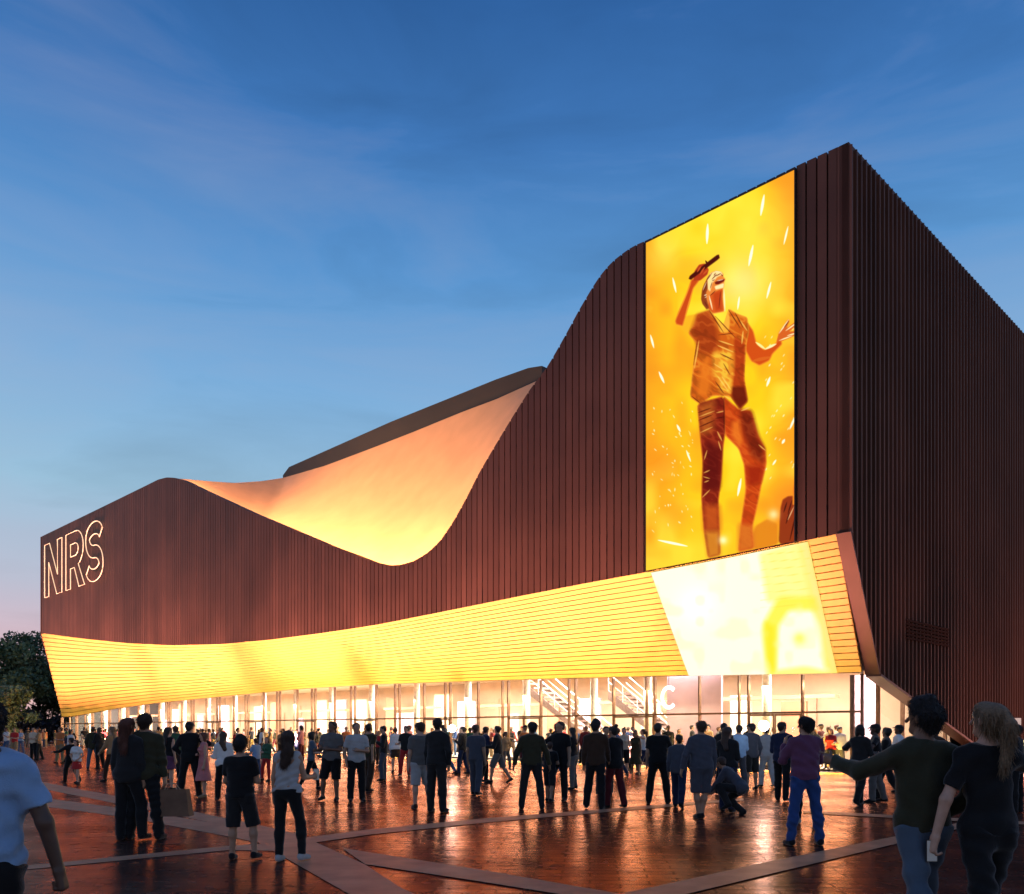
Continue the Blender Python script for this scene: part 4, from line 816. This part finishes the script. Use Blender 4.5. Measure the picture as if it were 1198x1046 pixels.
# ------------------------------------------------------------------ the crowd, one by one
P = person
big = [
 P(-20, 0, 1.78, 2, 'tee', 'sky blue', 'trousers', 'black', 'short', 'black', ('out', 'out'), 'step', 'man in a light blue t-shirt with clenched fist, walking at the left picture edge', sk='dark', Y=4.3, curl=1.25, fat=1.),
 P(1080, 0, 1.85, 4, 'sweater', 'olive', 'jeans', 'pale denim', 'top', 'black', ('pointl', 'hip'), 'walk2', 'man in olive sweater and blue jeans pointing left with an outstretched arm', sk='brown', Y=5.9, pointing=-1, yaw=.5, shoe='brown', fat=.88),
 P(1156, 0, 1.83, 4, 'tee', 'black', 'trousers', 'black', 'pony', 'blonde', ('out', 'side'), 'walk2', 'woman in black with a long blonde ponytail beside the pointing man', sk='fair', Y=5.7, sex='f', yaw=.35, curl=.8, fat=.83),
 P(150, 983, 1.78, -8, 'jacket', 'charcoal', 'trousers', 'black', 'long', 'auburn', ('down', 'down'), 'stand', 'woman with long auburn hair in dark clothes beside the shopping-bag man', sex='f', yaw=-.35),
 P(169, 982, 1.86, 0, 'jacket', 'olive', 'trousers', 'black', 'short', 'brown', ('down', 'bag'), 'wide', 'man in dark olive jacket carrying a big paper shopping bag', yaw=.1, fat=1.08),
 P(281, 1006, 1.52, -6, 'tee', 'black', 'shorts', 'charcoal', 'top', 'black', ('fold', 'fold'), 'relax', 'teenager in black t-shirt and dark shorts with folded arms, seen from behind'),
 P(336, 1008, 1.60, -12, 'tank', 'light grey', 'leggings', 'black', 'long', 'brown', ('down', 'hold'), 'relax', 'woman in grey tank top and black leggings holding out a phone', sex='f', sk='tan', shoe='light grey', curl=.6),
 P(942, 989, 1.80, 4, 'sweater', 'plum', 'jeans', 'blue', 'short', 'black', ('face', 'face'), 'wide', 'man in plum sweater and bright blue jeans with hands raised to his face', tilt=-.05),
 P(821, 958, 1.78, 8, 'shirt', 'slate', 'shorts', 'slate', 'short', 'brown', ('out', 'down'), 'cross', 'man in slate blue shirt and long shorts strolling with crossed step', fat=1.1),
 P(867, 955, 1.55, 60, 'jacket', 'slate', 'trousers', 'charcoal', 'short', 'brown', ('low', 'low'), 'crouch', 'person crouching low on the paving in a grey jacket', lean=.75, tilt=.5, sex='f'),
 P(851, 950, 1.68, -30, 'shirt', 'charcoal', 'trousers', 'navy', 'long', 'brown', ('phone', 'phone'), 'stand', 'woman in dark navy trousers standing right behind the crouching person', sex='f'),
 P(770, 941, 1.77, -10, 'tee', 'black', 'trousers', 'black', 'short', 'black', ('down', 'face'), 'wide', 'man all in black, hand up at his face, beside a boy in slate jacket', fat=1.05),
 P(794, 945, 1.55, -20, 'jacket', 'slate', 'trousers', 'navy', 'short', 'black', ('down', 'swingf'), 'walk', 'boy in a long slate jacket walking between two men'),
 P(622, 947, 1.78, 0, 'sweater', 'olive', 'jeans', 'charcoal', 'short', 'black', ('out', 'out'), 'wide', 'man in olive top standing legs apart with arms held away from his sides', fat=1.08, sk='brown'),
 P(643, 938, 1.35, -30, 'tee', 'black', 'shorts', 'charcoal', 'short', 'brown', ('fold', 'fold'), 'stand', 'child in shorts standing close beside a bearded man in black'),
 P(655, 937, 1.80, 150, 'tee', 'black', 'trousers', 'charcoal', 'short', 'black', ('down', 'around'), 'stand', 'man in black t-shirt facing the camera with an arm around a child', sk='tan'),
 P(671, 924, 1.68, 60, 'tank', 'black', 'jeans', 'grey', 'long', 'black', ('fold', 'phone'), 'relax', 'woman with long black hair, black tank top and grey jeans', sex='f'),
 P(697, 947, 1.80, -15, 'shirt', 'brown', 'trousers', 'black', 'top', 'black', ('down', 'swingf'), 'stand', 'man in dark brown long-sleeved shirt and black trousers, near a woman in maroon trousers'),
 P(719, 945, 1.70, 30, 'jacket', 'black', 'trousers', 'maroon', 'bun', 'black', ('fold', 'phone'), 'stand', 'woman with a hair bun, black jacket and maroon trousers', sex='f'),
 P(492, 946, 1.77, 20, 'tee', 'grey', 'shorts', 'light grey', 'short', 'brown', ('down', 'phone'), 'relax', 'man in grey t-shirt and pale grey shorts with head bent', tilt=.25, fat=1.06, sk='fair', shoe='brown'),
 P(511, 950, 1.84, -25, 'shirt', 'charcoal', 'trousers', 'charcoal', 'short', 'black', ('down', 'pocket'), 'stand', 'tall man in charcoal shirt close behind the man in pale grey shorts', fat=1.05),
 P(557, 930, 1.75, -25, 'tee', 'slate', 'trousers', 'slate', 'short', 'brown', ('down', 'down'), 'step', 'man in slate t-shirt and slate trousers lit by a white flash'),
 P(583, 916, 1.77, 80, 'jacket', 'charcoal', 'shorts', 'grey', 'short', 'black', ('hold', 'hold'), 'walk', 'man in charcoal jacket and grey shorts stepping left'),
 P(388, 937, 1.80, 170, 'tee', 'grey', 'shorts', 'black', 'short', 'black', ('fold', 'hold'), 'stand', 'heavy man in grey t-shirt and long black shorts facing the camera', sk='brown', fat=1.15),
 P(417, 938, 1.77, -160, 'tee', 'light grey', 'trousers', 'black', 'short', 'black', ('fold', 'pocket'), 'stand', 'man in pale grey t-shirt with black trousers, arm across his front', fat=1.05),
 P(432, 926, 1.79, -35, 'tee', 'olive', 'trousers', 'brown', 'short', 'black', ('hold', 'swingb'), 'step', 'man in olive t-shirt and brown trousers turned right behind the man in pale grey'),
 P(222, 933, 1.80, 15, 'jacket', 'black', 'trousers', 'black', 'cap', 'black', ('hip', 'around'), 'wide', 'man in black jacket and cap beside a woman in a pink dress', yaw=-.6),
 P(238, 933, 1.55, 120, 'dress', 'pink', None, 'pink', 'bob', 'auburn', ('down', 'fold'), 'stand', 'woman in a sleeveless pink dress', sex='f', sk='fair', shoe='tan'),
 P(262, 936, 1.60, 30, 'shirt', 'white', 'trousers', 'black', 'long', 'brown', ('hold', 'down'), 'walk', 'woman in loose white shirt and black trousers walking near the pink dress', sex='f'),
 P(197, 925, 1.68, -20, 'tank', 'black', 'skirt', 'plum', 'long', 'black', ('fold', 'down'), 'stand', 'woman in black tank top and plum skirt', sex='f', sk='fair'),
 P(90, 917, 1.32, 165, 'tee', 'white', 'skirt', 'red', 'bob', 'brown', ('hip', 'hip'), 'stand', 'girl in white t-shirt and red skirt with hands on hips', sex='f', sk='fair'),
 P(83, 916, 1.4, 60, 'shirt', 'black', 'trousers', 'black', 'short', 'black', ('around', 'down'), 'walk', 'youth in black stepping out right behind the girl in the red skirt'),
 P(132, 915, 1.75, 70, 'sweater', 'tan', 'leggings', 'brown', 'long', 'blonde', ('swingf', 'swingb'), 'walk', 'woman in tan sweater walking left past the couple with the shopping bag', sex='f', sk='fair'),
 P(109, 900, 1.75, 10, 'jacket', 'olive', 'jeans', 'pale denim', 'short', 'brown', ('pocket', 'hold'), 'wide', 'man in olive jacket and pale jeans left of a woman in charcoal'),
 P(117, 900, 1.72, 60, 'shirt', 'charcoal', 'trousers', 'black', 'long', 'brown', ('hold', 'fold'), 'relax', 'woman in charcoal shirt and black trousers with a man in pale jeans', sex='f'),
 P(70, 893, 1.75, 160, 'tee', 'orange', 'trousers', 'khaki', 'short', 'brown', ('fold', 'pocket'), 'wide', 'man in orange t-shirt and khaki trousers', sk='tan'),
 P(82, 893, 1.65, -30, 'tee', 'white', 'trousers', 'black', 'short', 'black', ('hold', 'hold'), 'walk', 'person in white t-shirt and black trousers near the man in orange'),
 P(39, 889, 1.74, 170, 'tee', 'cream', 'trousers', 'black', 'short', 'brown', ('fold', 'down'), 'stand', 'man in cream t-shirt facing the camera in front of the trees', sk='fair'),
 P(46, 889, 1.72, 120, 'shirt', 'tan', 'trousers', 'charcoal', 'bob', 'brown', ('fold', 'hold'), 'stand', 'woman in tan shirt with the man in cream by the trees', sex='f', sk='fair'),
 P(17, 886, 1.72, 175, 'tee', 'red', 'shorts', 'khaki', 'short', 'blonde', ('fold', 'down'), 'stand', 'man in red t-shirt and khaki shorts by the left trees', sk='fair'),
 P(8, 883, 1.75, 160, 'tee', 'white', 'jeans', 'denim', 'short', 'brown', ('phone', 'down'), 'relax', 'man in white t-shirt and denim jeans at the edge of the trees', sk='fair'),
 P(24, 883, 1.66, -160, 'tank', 'sky blue', 'jeans', 'denim', 'long', 'blonde', ('hold', 'fold'), 'stand', 'woman in sky blue tank top and denim by the trees', sex='f', sk='fair'),
 P(300, 913, 1.35, 60, 'tee', 'sky blue', 'jeans', 'denim', 'short', 'brown', ('hold', 'down'), 'step', 'child in sky blue t-shirt and denim', sk='fair'),
 P(312, 914, 1.38, 150, 'shirt', 'green', 'leggings', 'red', 'bob', 'brown', ('fold', 'down'), 'stand', 'child in green shirt and red leggings', sex='f', sk='fair'),
 P(364, 924, 1.60, -75, 'tee', 'pale denim', 'leggings', 'black', 'bob', 'black', ('hold', 'hold'), 'walk', 'woman in pale denim blue top walking right in black leggings', sex='f', sk='fair'),
 P(449, 914, 1.74, 95, 'jacket', 'charcoal', 'trousers', 'slate', 'short', 'black', ('phone', 'phone'), 'stand', 'slim man in charcoal jacket looking down at a phone', sk='fair', tilt=.3),
 P(463, 904, 1.70, 20, 'shirt', 'white', 'skirt', 'brown', 'bun', 'brown', ('down', 'down'), 'relax', 'woman in white shirt and brown skirt', sex='f', sk='fair'),
 P(475, 908, 1.75, 170, 'tee', 'charcoal', 'trousers', 'red', 'short', 'black', ('pocket', 'hold'), 'stand', 'man in charcoal t-shirt and bright red trousers', sk='fair'),
 P(521, 906, 1.72, 70, 'jacket', 'navy', 'jeans', 'denim', 'short', 'black', ('phone', 'swingb'), 'walk', 'man in navy jacket and denim striding left of the bright flash'),
 P(541, 906, 1.74, 70, 'jacket', 'black', 'trousers', 'navy', 'short', 'black', ('phone', 'down'), 'step', 'man in black jacket and navy trousers right of the bright flash'),
 P(567, 915, 1.72, -70, 'jacket', 'navy', 'trousers', 'black', 'short', 'black', ('fwd', 'hold'), 'step', 'man in navy jacket reaching toward a man in grey shorts'),
 P(709, 930, 1.70, 170, 'tee', 'orange', 'trousers', 'charcoal', 'short', 'black', ('down', 'hold'), 'stand', 'man in orange t-shirt behind the woman with the bun', sk='tan'),
 P(730, 908, 1.68, 170, 'tank', 'cream', 'shorts', 'black', 'bun', 'brown', ('hold', 'down'), 'relax', 'woman in cream tank top and black shorts', sex='f', sk='fair'),
 P(740, 903, 1.72, 190, 'tee', 'white', 'trousers', 'black', 'short', 'black', ('phone', 'down'), 'stand', 'man in white t-shirt and black trousers, right of the woman in cream', sk='fair'),
 P(753, 906, 1.68, 100, 'tank', 'white', 'shorts', 'navy', 'pony', 'brown', ('raise', 'hold'), 'walk', 'woman in white tank top and navy shorts with an arm up', sex='f', sk='fair'),
 P(864, 925, 1.74, 0, 'shirt', 'sky blue', 'trousers', 'slate', 'short', 'black', ('phone', 'phone'), 'stand', 'man in sky blue shirt behind the crouching person'),
 P(879, 924, 1.78, 15, 'jacket', 'slate', 'shorts', 'charcoal', 'cap', 'black', ('fold', 'pocket'), 'stand', 'man in slate jacket and cap left of the white flash'),
 P(847, 930, 1.78, -40, 'shirt', 'charcoal', 'trousers', 'black', 'short', 'black', ('phone', 'phone'), 'stand', 'man in charcoal shirt looking at a phone in front of the glass', tilt=.3),
 P(897, 921, 1.72, 20, 'shirt', 'light grey', 'trousers', 'light grey', 'short', 'brown', ('down', 'down'), 'step', 'person in pale grey from head to foot beside the white flash', sk='fair'),
 P(915, 937, 1.80, -35, 'jacket', 'navy', 'trousers', 'black', 'short', 'black', ('phone', 'fwd'), 'step', 'man in navy jacket with raised hands right in front of the white flash'),
 P(943, 964, 1.62, -10, 'tee', 'charcoal', 'leggings', 'black', 'short', 'brown', ('fold', 'fold'), 'step', 'woman in black leggings hidden behind the man in blue jeans', sex='f', shoe='light grey'),
 P(972, 903, 1.66, 140, 'tee', 'red', 'skirt', 'black', 'bob', 'auburn', ('hold', 'face'), 'stand', 'woman in red t-shirt and black skirt near the glass', sex='f', sk='fair', hem2=.12),
 P(982, 903, 1.74, 180, 'shirt', 'white', 'trousers', 'grey', 'short', 'black', ('down', 'hold'), 'stand', 'man in white shirt and grey trousers beside the woman in red', sk='fair'),
 P(1006, 942, 1.76, -50, 'jacket', 'charcoal', 'trousers', 'black', 'bob', 'black', ('around', 'hold'), 'walk', 'woman in charcoal jacket hugging a friend in front of the diagonal wall foot', sex='f'),
 P(1025, 939, 1.74, 70, 'tee', 'black', 'trousers', 'grey', 'cap', 'black', ('around', 'hold'), 'step', 'man in black t-shirt, grey trousers and cap being hugged', capc='charcoal', sk='dark'),
 P(1037, 936, 1.70, 60, 'jacket', 'black', 'trousers', 'black', 'short', 'black', ('fold', 'hold'), 'walk2', 'man in all black behind the hugging pair', sk='brown'),
 P(1052, 927, 1.74, 85, 'shirt', 'white', 'trousers', 'navy', 'cap', 'black', ('around', 'hold'), 'stand', 'man in white shirt, navy trousers and dark cap behind the hugging pair', sk='dark'),
 P(1094, 935, 1.7, 120, 'jacket', 'brown', 'trousers', 'black', 'short', 'black', ('fold', 'hold'), 'stand', 'man in brown jacket half hidden between the pointing man and the woman in black'),
 P(1189, 951, 1.72, 40, 'jacket', 'black', 'trousers', 'black', 'short', 'black', ('hold', 'down'), 'stand', 'person in long black coat at the right picture edge', hem=-.25),
 P(205, 912, 1.74, 30, 'shirt', 'green', 'trousers', 'charcoal', 'short', 'brown', ('fold', 'hold'), 'stand', 'man in green shirt behind the man in the cap'),
]
# held things
def hand(o, k): return np.array(o[k][:])
def phone(o, k, label, d=.0):
    p = hand(o, k); e = tag(empty('phone', p+[0, 0, d]), label, 'phone'); m = MB(); m.box(p[0]-.036, p[0]+.036, p[1]-.004, p[1]+.004, p[2]-.05+d, p[2]+.095+d); m.build('phone_case', mat('phone_case', (.02, .02, .022), .35), e)
    m = MB(); m.box(p[0]-.033, p[0]+.033, p[1]-.0055, p[1]-.0045, p[2]-.046+d, p[2]+.09+d); m.build('phone_display', mat('phone_display', (.1, .1, .1), .3, emit=(.7, .8, 1), estr=.1), e)
def by(s): return next(o for o in big if s in o['label'])
phone(by('holding out a phone'), 'hand_r', 'phone in the hand of the woman in black leggings'); phone(by('looking down at a phone'), 'hand_l', 'phone of the slim man in charcoal jacket'); phone(by('looking at a phone in front'), 'hand_r', 'phone of the man in charcoal shirt by the glass')
phone(by('ponytail'), 'hand_l', 'phone in the hand of the woman with the blonde ponytail', -.03)
# shopping bag
h = hand(by('carrying a big paper'), 'hand_r'); bgx, bgy, bgz = h[0]+.1, h[1]+.02, h[2]-.06
e = tag(empty('shopping_bag', (bgx, bgy, bgz-.42)), 'large brown paper shopping bag with string handles', 'shopping bag'); KP = mat('kraft_paper', (.15, .08, .045), .8, 0, 6, .2, .3, 20); m = MB()
for a0, a1, b0, b1 in ((-.25, .25, -.1, -.097), (-.25, .25, .097, .1), (-.25, -.247, -.097, .097), (.247, .25, -.097, .097)):
    m.hexa([(bgx+a0*1.12, bgy+b0, bgz-.42), (bgx+a1*1.12, bgy+b0, bgz-.42), (bgx+a1*1.12, bgy+b1, bgz-.42), (bgx+a0*1.12, bgy+b1, bgz-.42), (bgx+a0*.9, bgy+b0*.7, bgz-.03), (bgx+a1*.9, bgy+b0*.7, bgz-.03), (bgx+a1*.9, bgy+b1*.7, bgz-.03), (bgx+a0*.9, bgy+b1*.7, bgz-.03)])
m.box(bgx-.278, bgx+.278, bgy-.098, bgy+.098, bgz-.425, bgz-.419); m.build('bag_body', KP, e)
for sy in (-.06, .06):
    m = MB(); m.tube([(bgx-.1, bgy+sy, bgz-.05), (bgx-.06, bgy+sy*.6, bgz+.05), (h[0]-.01, h[1], h[2]-.01), (bgx+.03, bgy+sy*.6, bgz+.05), (bgx+.1, bgy+sy, bgz-.05)], .006, 6); m.build('bag_handle', mat('bag_string', (.4, .3, .2), .8), e)
# two camera flashes going off in the crowd
FL = mat('flash_glow', (1, 1, 1), .3, emit=(.9, .95, 1), estr=60)
def flash(x, y, Y, label, owner):
    X = (x-CX)/FPX*Y; z = EYE+(HY-y)/FPX*Y; e = tag(empty('camera', (X, Y, z)), label, 'camera'); m = MB(); m.box(X-.07, X+.07, Y, Y+.05, z-.1, z-.02); m.tube([(X, Y+.001, z-.06), (X, Y-.05, z-.06)], .032, 14); m.build('camera_body', mat('phone_case', (.02, .02, .022), .35), e)
    m = MB(); m.box(X-.05, X+.05, Y, Y+.06, z-.018, z+.055); m.build('flash_head', mat('phone_case', (.02, .02, .022), .35), e)
    m = MB(); m.tube([(X, Y-.002, z+.02), (X, Y-.03, z+.02)], [.09, .13], 20); m.build('flash_lens', FL, e)
    lamp('flash_light', (X, Y-.06, z+.02), (0, -1, -.1), .2, .2, 14, (.85, .92, 1))
flash(529, 853, 30.5, 'white camera flash between the striding man in denim and a man in black', None)
flash(893, 850, 21.5, 'camera flash glaring white beside the man in navy jacket', None)

# ---- people further back, copies of a few figures in clothes of their own
r = random.Random(11)
kinds = []
for i, kw in enumerate([dict(top='tee', bot='jeans', hair='short', arms=('down', 'phone'), legs='stand'), dict(top='shirt', bot='trousers', hair='short', arms=('pocket', 'down'), legs='relax'), dict(top='tank', bot='skirt', hair='long', arms=('fold', 'down'), legs='stand', sex='f'),
      dict(top='jacket', bot='trousers', hair='short', arms=('swingf', 'swingb'), legs='walk'), dict(top='tee', bot='shorts', hair='cap', arms=('hold', 'down'), legs='stand'), dict(top='shirt', bot='leggings', hair='pony', arms=('hip', 'down'), legs='relax2', sex='f'),
      dict(top='dress', bot=None, hair='bob', arms=('down', 'hold'), legs='step', sex='f'), dict(top='jacket', bot='jeans', hair='top', arms=('fold', 'fold'), legs='wide'), dict(top='tee', bot='trousers', hair='bun', arms=('phone', 'phone'), legs='stand', sex='f')]):
    M, J = build_person(dict(seed=50+i, **kw), .02, None); kinds.append((M, kw))
colsT = ['white', 'cream', 'red', 'orange', 'pink', 'sky blue', 'grey', 'black', 'charcoal', 'tan', 'green', 'navy', 'maroon', 'olive', 'brown', 'blue']
colsB = ['black', 'denim', 'charcoal', 'navy', 'brown', 'khaki', 'grey', 'maroon']
used = set(); hnames = {'short': 'short hair', 'long': 'long hair', 'cap': 'a cap', 'pony': 'a ponytail', 'bob': 'bobbed hair', 'top': 'swept-up hair', 'bun': 'a bun'}
def filler(xy, rot, where, group):
    for _ in range(400):
        k = r.randrange(len(kinds)); M, kw = kinds[k]; tc_, bc_ = r.choice(colsT), r.choice(colsB)
        tn = {'tee': 't-shirt', 'tank': 'tank top'}.get(kw['top'], kw['top']); lab = '%s in %s %s' % ('woman' if kw.get('sex') == 'f' else 'man', tc_, tn)
        if kw['bot']: lab += ' and %s %s' % (bc_, kw['bot'])
        lab += ', '+where
        if lab not in used and len(lab.split()) <= 16: break
    used.add(lab)
    e = tag(empty('person', (xy[0], xy[1], .02 if 'inside' in where else 0), math.radians(rot)), lab, 'person', group); s_ = r.uniform(.92, 1.05)*(.95 if kw.get('sex') == 'f' else 1.); e.scale = (s_,)*3
    hc = r.choice(['black', 'black', 'brown', 'brown', 'auburn', 'blonde']); sk = r.choice(['fair', 'fair', 'tan', 'brown', 'dark'])
    for kk, me in M.items():
        if me is None or isinstance(kk, tuple): continue
        m = skin(sk) if kk == 'body' else hairm(hc) if kk == 'hair' else fab(r.choice(['navy', 'black', 'white', 'red'])) if kk == 'cap' else fab(bc_) if kk in ('jeans', 'leggings', 'shorts', 'skirt', 'trousers') else fab(tc_)
        o = bpy.data.objects.new(kk, me); COL.objects.link(o); o.parent = e
        if not me.materials: me.materials.append(m)
        o.material_slots[0].link = 'OBJECT'; o.material_slots[0].material = m
def zone(t): return 'near the letter A' if t > 66 else 'left of the letter B' if t > 52 else 'right of the letter B' if t > 36 else 'by the middle glazing' if t > 24 else 'by the stairs' if t > 11 else 'under the letter C' if t > 7.6 else 'at the right end'
for k in range(82):
    t = 1.5+ (k/81)**1.25*66+r.uniform(-.6, .6); s = r.uniform(2.7, 5.0); q = W(t, s, 0); filler(q, r.choice([0, 180, 90, -90, 135, 45, 200])+45+r.uniform(-25, 25), 'inside the lobby '+zone(t), 'people inside the glazed lobby')
for k in range(124):
    t = 3+(k/123)*74+r.uniform(-.9, .9); s = r.uniform(-1.5, 1.0) if k % 2 else r.uniform(-8, -2); q = W(t, s, 0); filler(q, r.choice([0, 180, 90, -90, 135, 45, 200])+r.uniform(-25, 25), 'outside the glass '+zone(t), 'people gathered in front of the doors')

# ------------------------------------------------------------------ invented fill lights on the paving, added to redden the walls from below
FB = mat('fill_light_casing', (.02, .02, .02), .5, .5)
def add_fill(q, d, pw, col, label, group, spread=180):  # made-up lamp with its own casing, put in only for the wall glow
    d = nrm(d); hz = nrm((-d[1], d[0], 0)); e = tag(empty('fill_light', (q[0], q[1], 0)), label, 'fill_light', group); up = nrm(np.cross(d, hz)); c = np.array([q[0], q[1], .2]); m = MB()
    a, b = hz*.22, up*.1
    m.hexa([c-a-b-d*.12, c+a-b-d*.12, c+a-b-d*.01, c-a-b-d*.01, c-a+b-d*.12, c+a+b-d*.12, c+a+b-d*.01, c-a+b-d*.01]); m.build('fill_light_box', FB, e)
    m = MB(); m.tube([c-hz*.235-d*.06, c-hz*.235-d*.06-np.array([0, 0, .18]), c+hz*.235-d*.06-np.array([0, 0, .18]), c+hz*.235-d*.06], .014, 6); m.build('bracket', FB, e)
    lamp('fill_beam', c, d, .4, .18, pw, col, hz, spread)
for k in range(22):
    t = 2.6+k*4.2; add_fill(W(t, -4.2, 0), (ES[0]*4.2, ES[1]*4.2, float(zb(t))+1.5), 430+7*t, (1, .38, .29), 'low black floodlight added on the paving to redden the ribbed front wall', 'added fill lights along the front wall', 85)
for k in range(5):  # the same added red light for the side wall
    u = 3+k*7; add_fill(W(-6, u, 0), (-ET[0]*-.8, -ET[1]*-.8, 1.0), 330, (1, .38, .28), 'low black floodlight added on the paving to redden the ribbed side wall', 'added fill lights along the side wall')

# ------------------------------------------------------------------ trees and planting
BARK = mat('tree_bark', (.06, .045, .035), .9, 0, 6, .3, .5, 20)
def leafmat(n, c):
    m = mat(n, c, .6, 0, .9, .45); return m
def tree(name, label, x, Y, h, rad, lm, nleaf, ls, low=.15, seed=1):
    q = np.random.default_rng(seed); X = (x-CX)/FPX*Y; e = tag(empty(name, (X, Y, 0)), label, 'tree', 'trees left of the hall'); m = MB()
    m.tube([(X, Y, 0), (X+.1, Y, h*.3), (X-.05, Y+.1, h*.62), (X, Y, h*.85)], [.26, .2, .12, .04], 9)
    cl = []
    for k in range(15):
        a = q.uniform(0, 2*PI); zz = q.uniform(low, .93)*h; f = math.sin(PI*min(1, max(.12, (zz/h-low*.6)/(1.02-low*.6))))**.6; R = rad*f*q.uniform(.55, 1.)
        p = np.array([X+R*math.cos(a), Y+R*math.sin(a), zz]); cl.append((p, q.uniform(.22, .42)*rad)); m.tube([(X, Y, zz*.72), tuple((np.array([X, Y, zz*.8])+p)/2), tuple(p)], [.09, .05, .015], 5)
    m.build('trunk', BARK, e)
    cl.append((np.array([X, Y, h*.9]), .3*rad)); cl.append((np.array([X, Y, h*.6]), .5*rad)); w = np.array([c[1]**2 for c in cl]); w /= w.sum()
    ci = q.choice(len(cl), nleaf, p=w); D = q.normal(size=(nleaf, 3)); D /= np.linalg.norm(D, axis=1)[:, None]; rr = np.array([cl[i][1] for i in ci])*q.uniform(.45, 1.12, nleaf)
    Pc = np.array([cl[i][0] for i in ci])+D*rr[:, None]*[1, 1, .8]; Pc[:, 2] = np.maximum(Pc[:, 2], .3)
    A_ = q.normal(size=(nleaf, 3)); A_ /= np.linalg.norm(A_, axis=1)[:, None]; B_ = np.cross(A_, q.normal(size=(nleaf, 3))); B_ /= np.linalg.norm(B_, axis=1)[:, None]; s_ = (ls*q.uniform(.6, 1.3, nleaf))[:, None]
    Vv = np.stack([Pc-A_*s_, Pc-B_*s_*.5, Pc+A_*s_, Pc+B_*s_*.5], 1).reshape(-1, 3)-np.array([X, Y, 0]); Qd = np.arange(nleaf*4).reshape(-1, 4)
    link('crown', fast_mesh('crown', Vv, Qd), lm, e)
G1, G2, G3 = leafmat('leaf_dark', (.13, .18, .09)), leafmat('leaf_mid', (.16, .22, .1)), leafmat('leaf_pale', (.22, .28, .14))
tree('leafy_tree', 'tall dark leafy tree whose crown touches the slanted end of the golden soffit', 44, 118, 15., 6.2, G1, 9000, .3, .1, 3)
tree('leafy_tree', 'dark leafy tree partly cut by the left picture edge', 5, 112, 13., 6, G2, 9000, .3, .12, 4)
tree('leafy_tree', 'pale green small tree in front of the dark trees at the left', 8, 100, 6.4, 3.6, G3, 5000, .25, .2, 5)
tree('leafy_tree', 'dark tree filling the gap just left of the hall corner', 74, 122, 11., 5, G1, 7000, .3, .08, 6)
tree('leafy_tree', 'dark tree mostly outside the left picture edge', -38, 116, 14, 6.5, G1, 6000, .35, .1, 7)
def hedge(x0, x1, Y, h, label):
    q = np.random.default_rng(9); a, b = (x0-CX)/FPX*Y, (x1-CX)/FPX*Y; n = 9000; e = tag(empty('hedge', ((a+b)/2, Y, 0)), label, 'hedge'); Pc = np.stack([q.uniform(a, b, n), Y+q.uniform(-.9, .9, n), q.uniform(0.05, 1, n)**.8*h], 1); Pc[:, 2] *= 1+.22*np.sin(Pc[:, 0]*.9)+.12*np.sin(Pc[:, 0]*2.3)
    A_ = q.normal(size=(n, 3)); A_ /= np.linalg.norm(A_, axis=1)[:, None]; B_ = np.cross(A_, q.normal(size=(n, 3))); B_ /= np.linalg.norm(B_, axis=1)[:, None]; s_ = q.uniform(.14, .3, n)[:, None]
    Vv = np.stack([Pc-A_*s_, Pc-B_*s_*.5, Pc+A_*s_, Pc+B_*s_*.5], 1).reshape(-1, 3)-np.array([(a+b)/2, Y, 0]); link('foliage', fast_mesh('foliage', Vv, np.arange(n*4).reshape(-1, 4)), leafmat('leaf_purple', (.055, .05, .06)), e)
    m = MB()
    for k in range(24): x = a+(b-a)*(k+.5)/24; m.tube([(x, Y, 0), (x+.1, Y, h*.7)], [.05, .02], 5)
    m.build('stem', BARK, e)
hedge(-60, 92, 108, 3.4, 'low dark purplish hedge below the trees at the left')
# planter with shrub and lit pillar at the right
Yp = 30.; X = (1196-CX)/FPX*Yp; e = tag(empty('planter', (X, Yp, 0)), 'low planter with green shrubs in front of the side wall', 'planter'); m = MB(); m.box(X-.7, X+2.2, Yp-.5, Yp+.5, 0, .45); m.build('planter_box', mat('planter_concrete', (.45, .4, .34), .8, 0, 3, .15, .3, 15), e)
q = np.random.default_rng(2); n = 1500; Pc = np.stack([q.uniform(-.65, 2.1, n), q.uniform(-.45, .45, n), .45+q.uniform(0, 1, n)*.75], 1); A_ = q.normal(size=(n, 3)); A_ /= np.linalg.norm(A_, axis=1)[:, None]; B_ = np.cross(A_, q.normal(size=(n, 3))); B_ /= np.linalg.norm(B_, axis=1)[:, None]; s_ = q.uniform(.06, .13, n)[:, None]
link('shrub', fast_mesh('shrub', np.stack([Pc-A_*s_, Pc-B_*s_*.5, Pc+A_*s_, Pc+B_*s_*.5], 1).reshape(-1, 3), np.arange(n*4).reshape(-1, 4)), leafmat('leaf_bright', (.1, .2, .05)), e)
Yp = 33.; X = (1182-CX)/FPX*Yp; e = tag(empty('lit_pillar', (X, Yp, 0)), 'pale square pillar with a softly lit head in front of the side wall', 'pillar'); m = MB(); m.box(X-.2, X+.2, Yp-.2, Yp+.2, 0, 1.5); m.build('shaft', mat('pillar_stone', (.5, .42, .36), .7, 0, 5, .15), e)
m = MB(); m.box(X-.26, X+.26, Yp-.26, Yp+.26, 1.503, 2.05); m.build('lamp_head', mat('pillar_lamp', (.9, .7, .6), .5, emit=(1, .62, .45), estr=.45), e)
for k in list(bpy.data.objects):
    for q in ('hand_l', 'hand_r', 'head'):
        if q in k: del k[q]
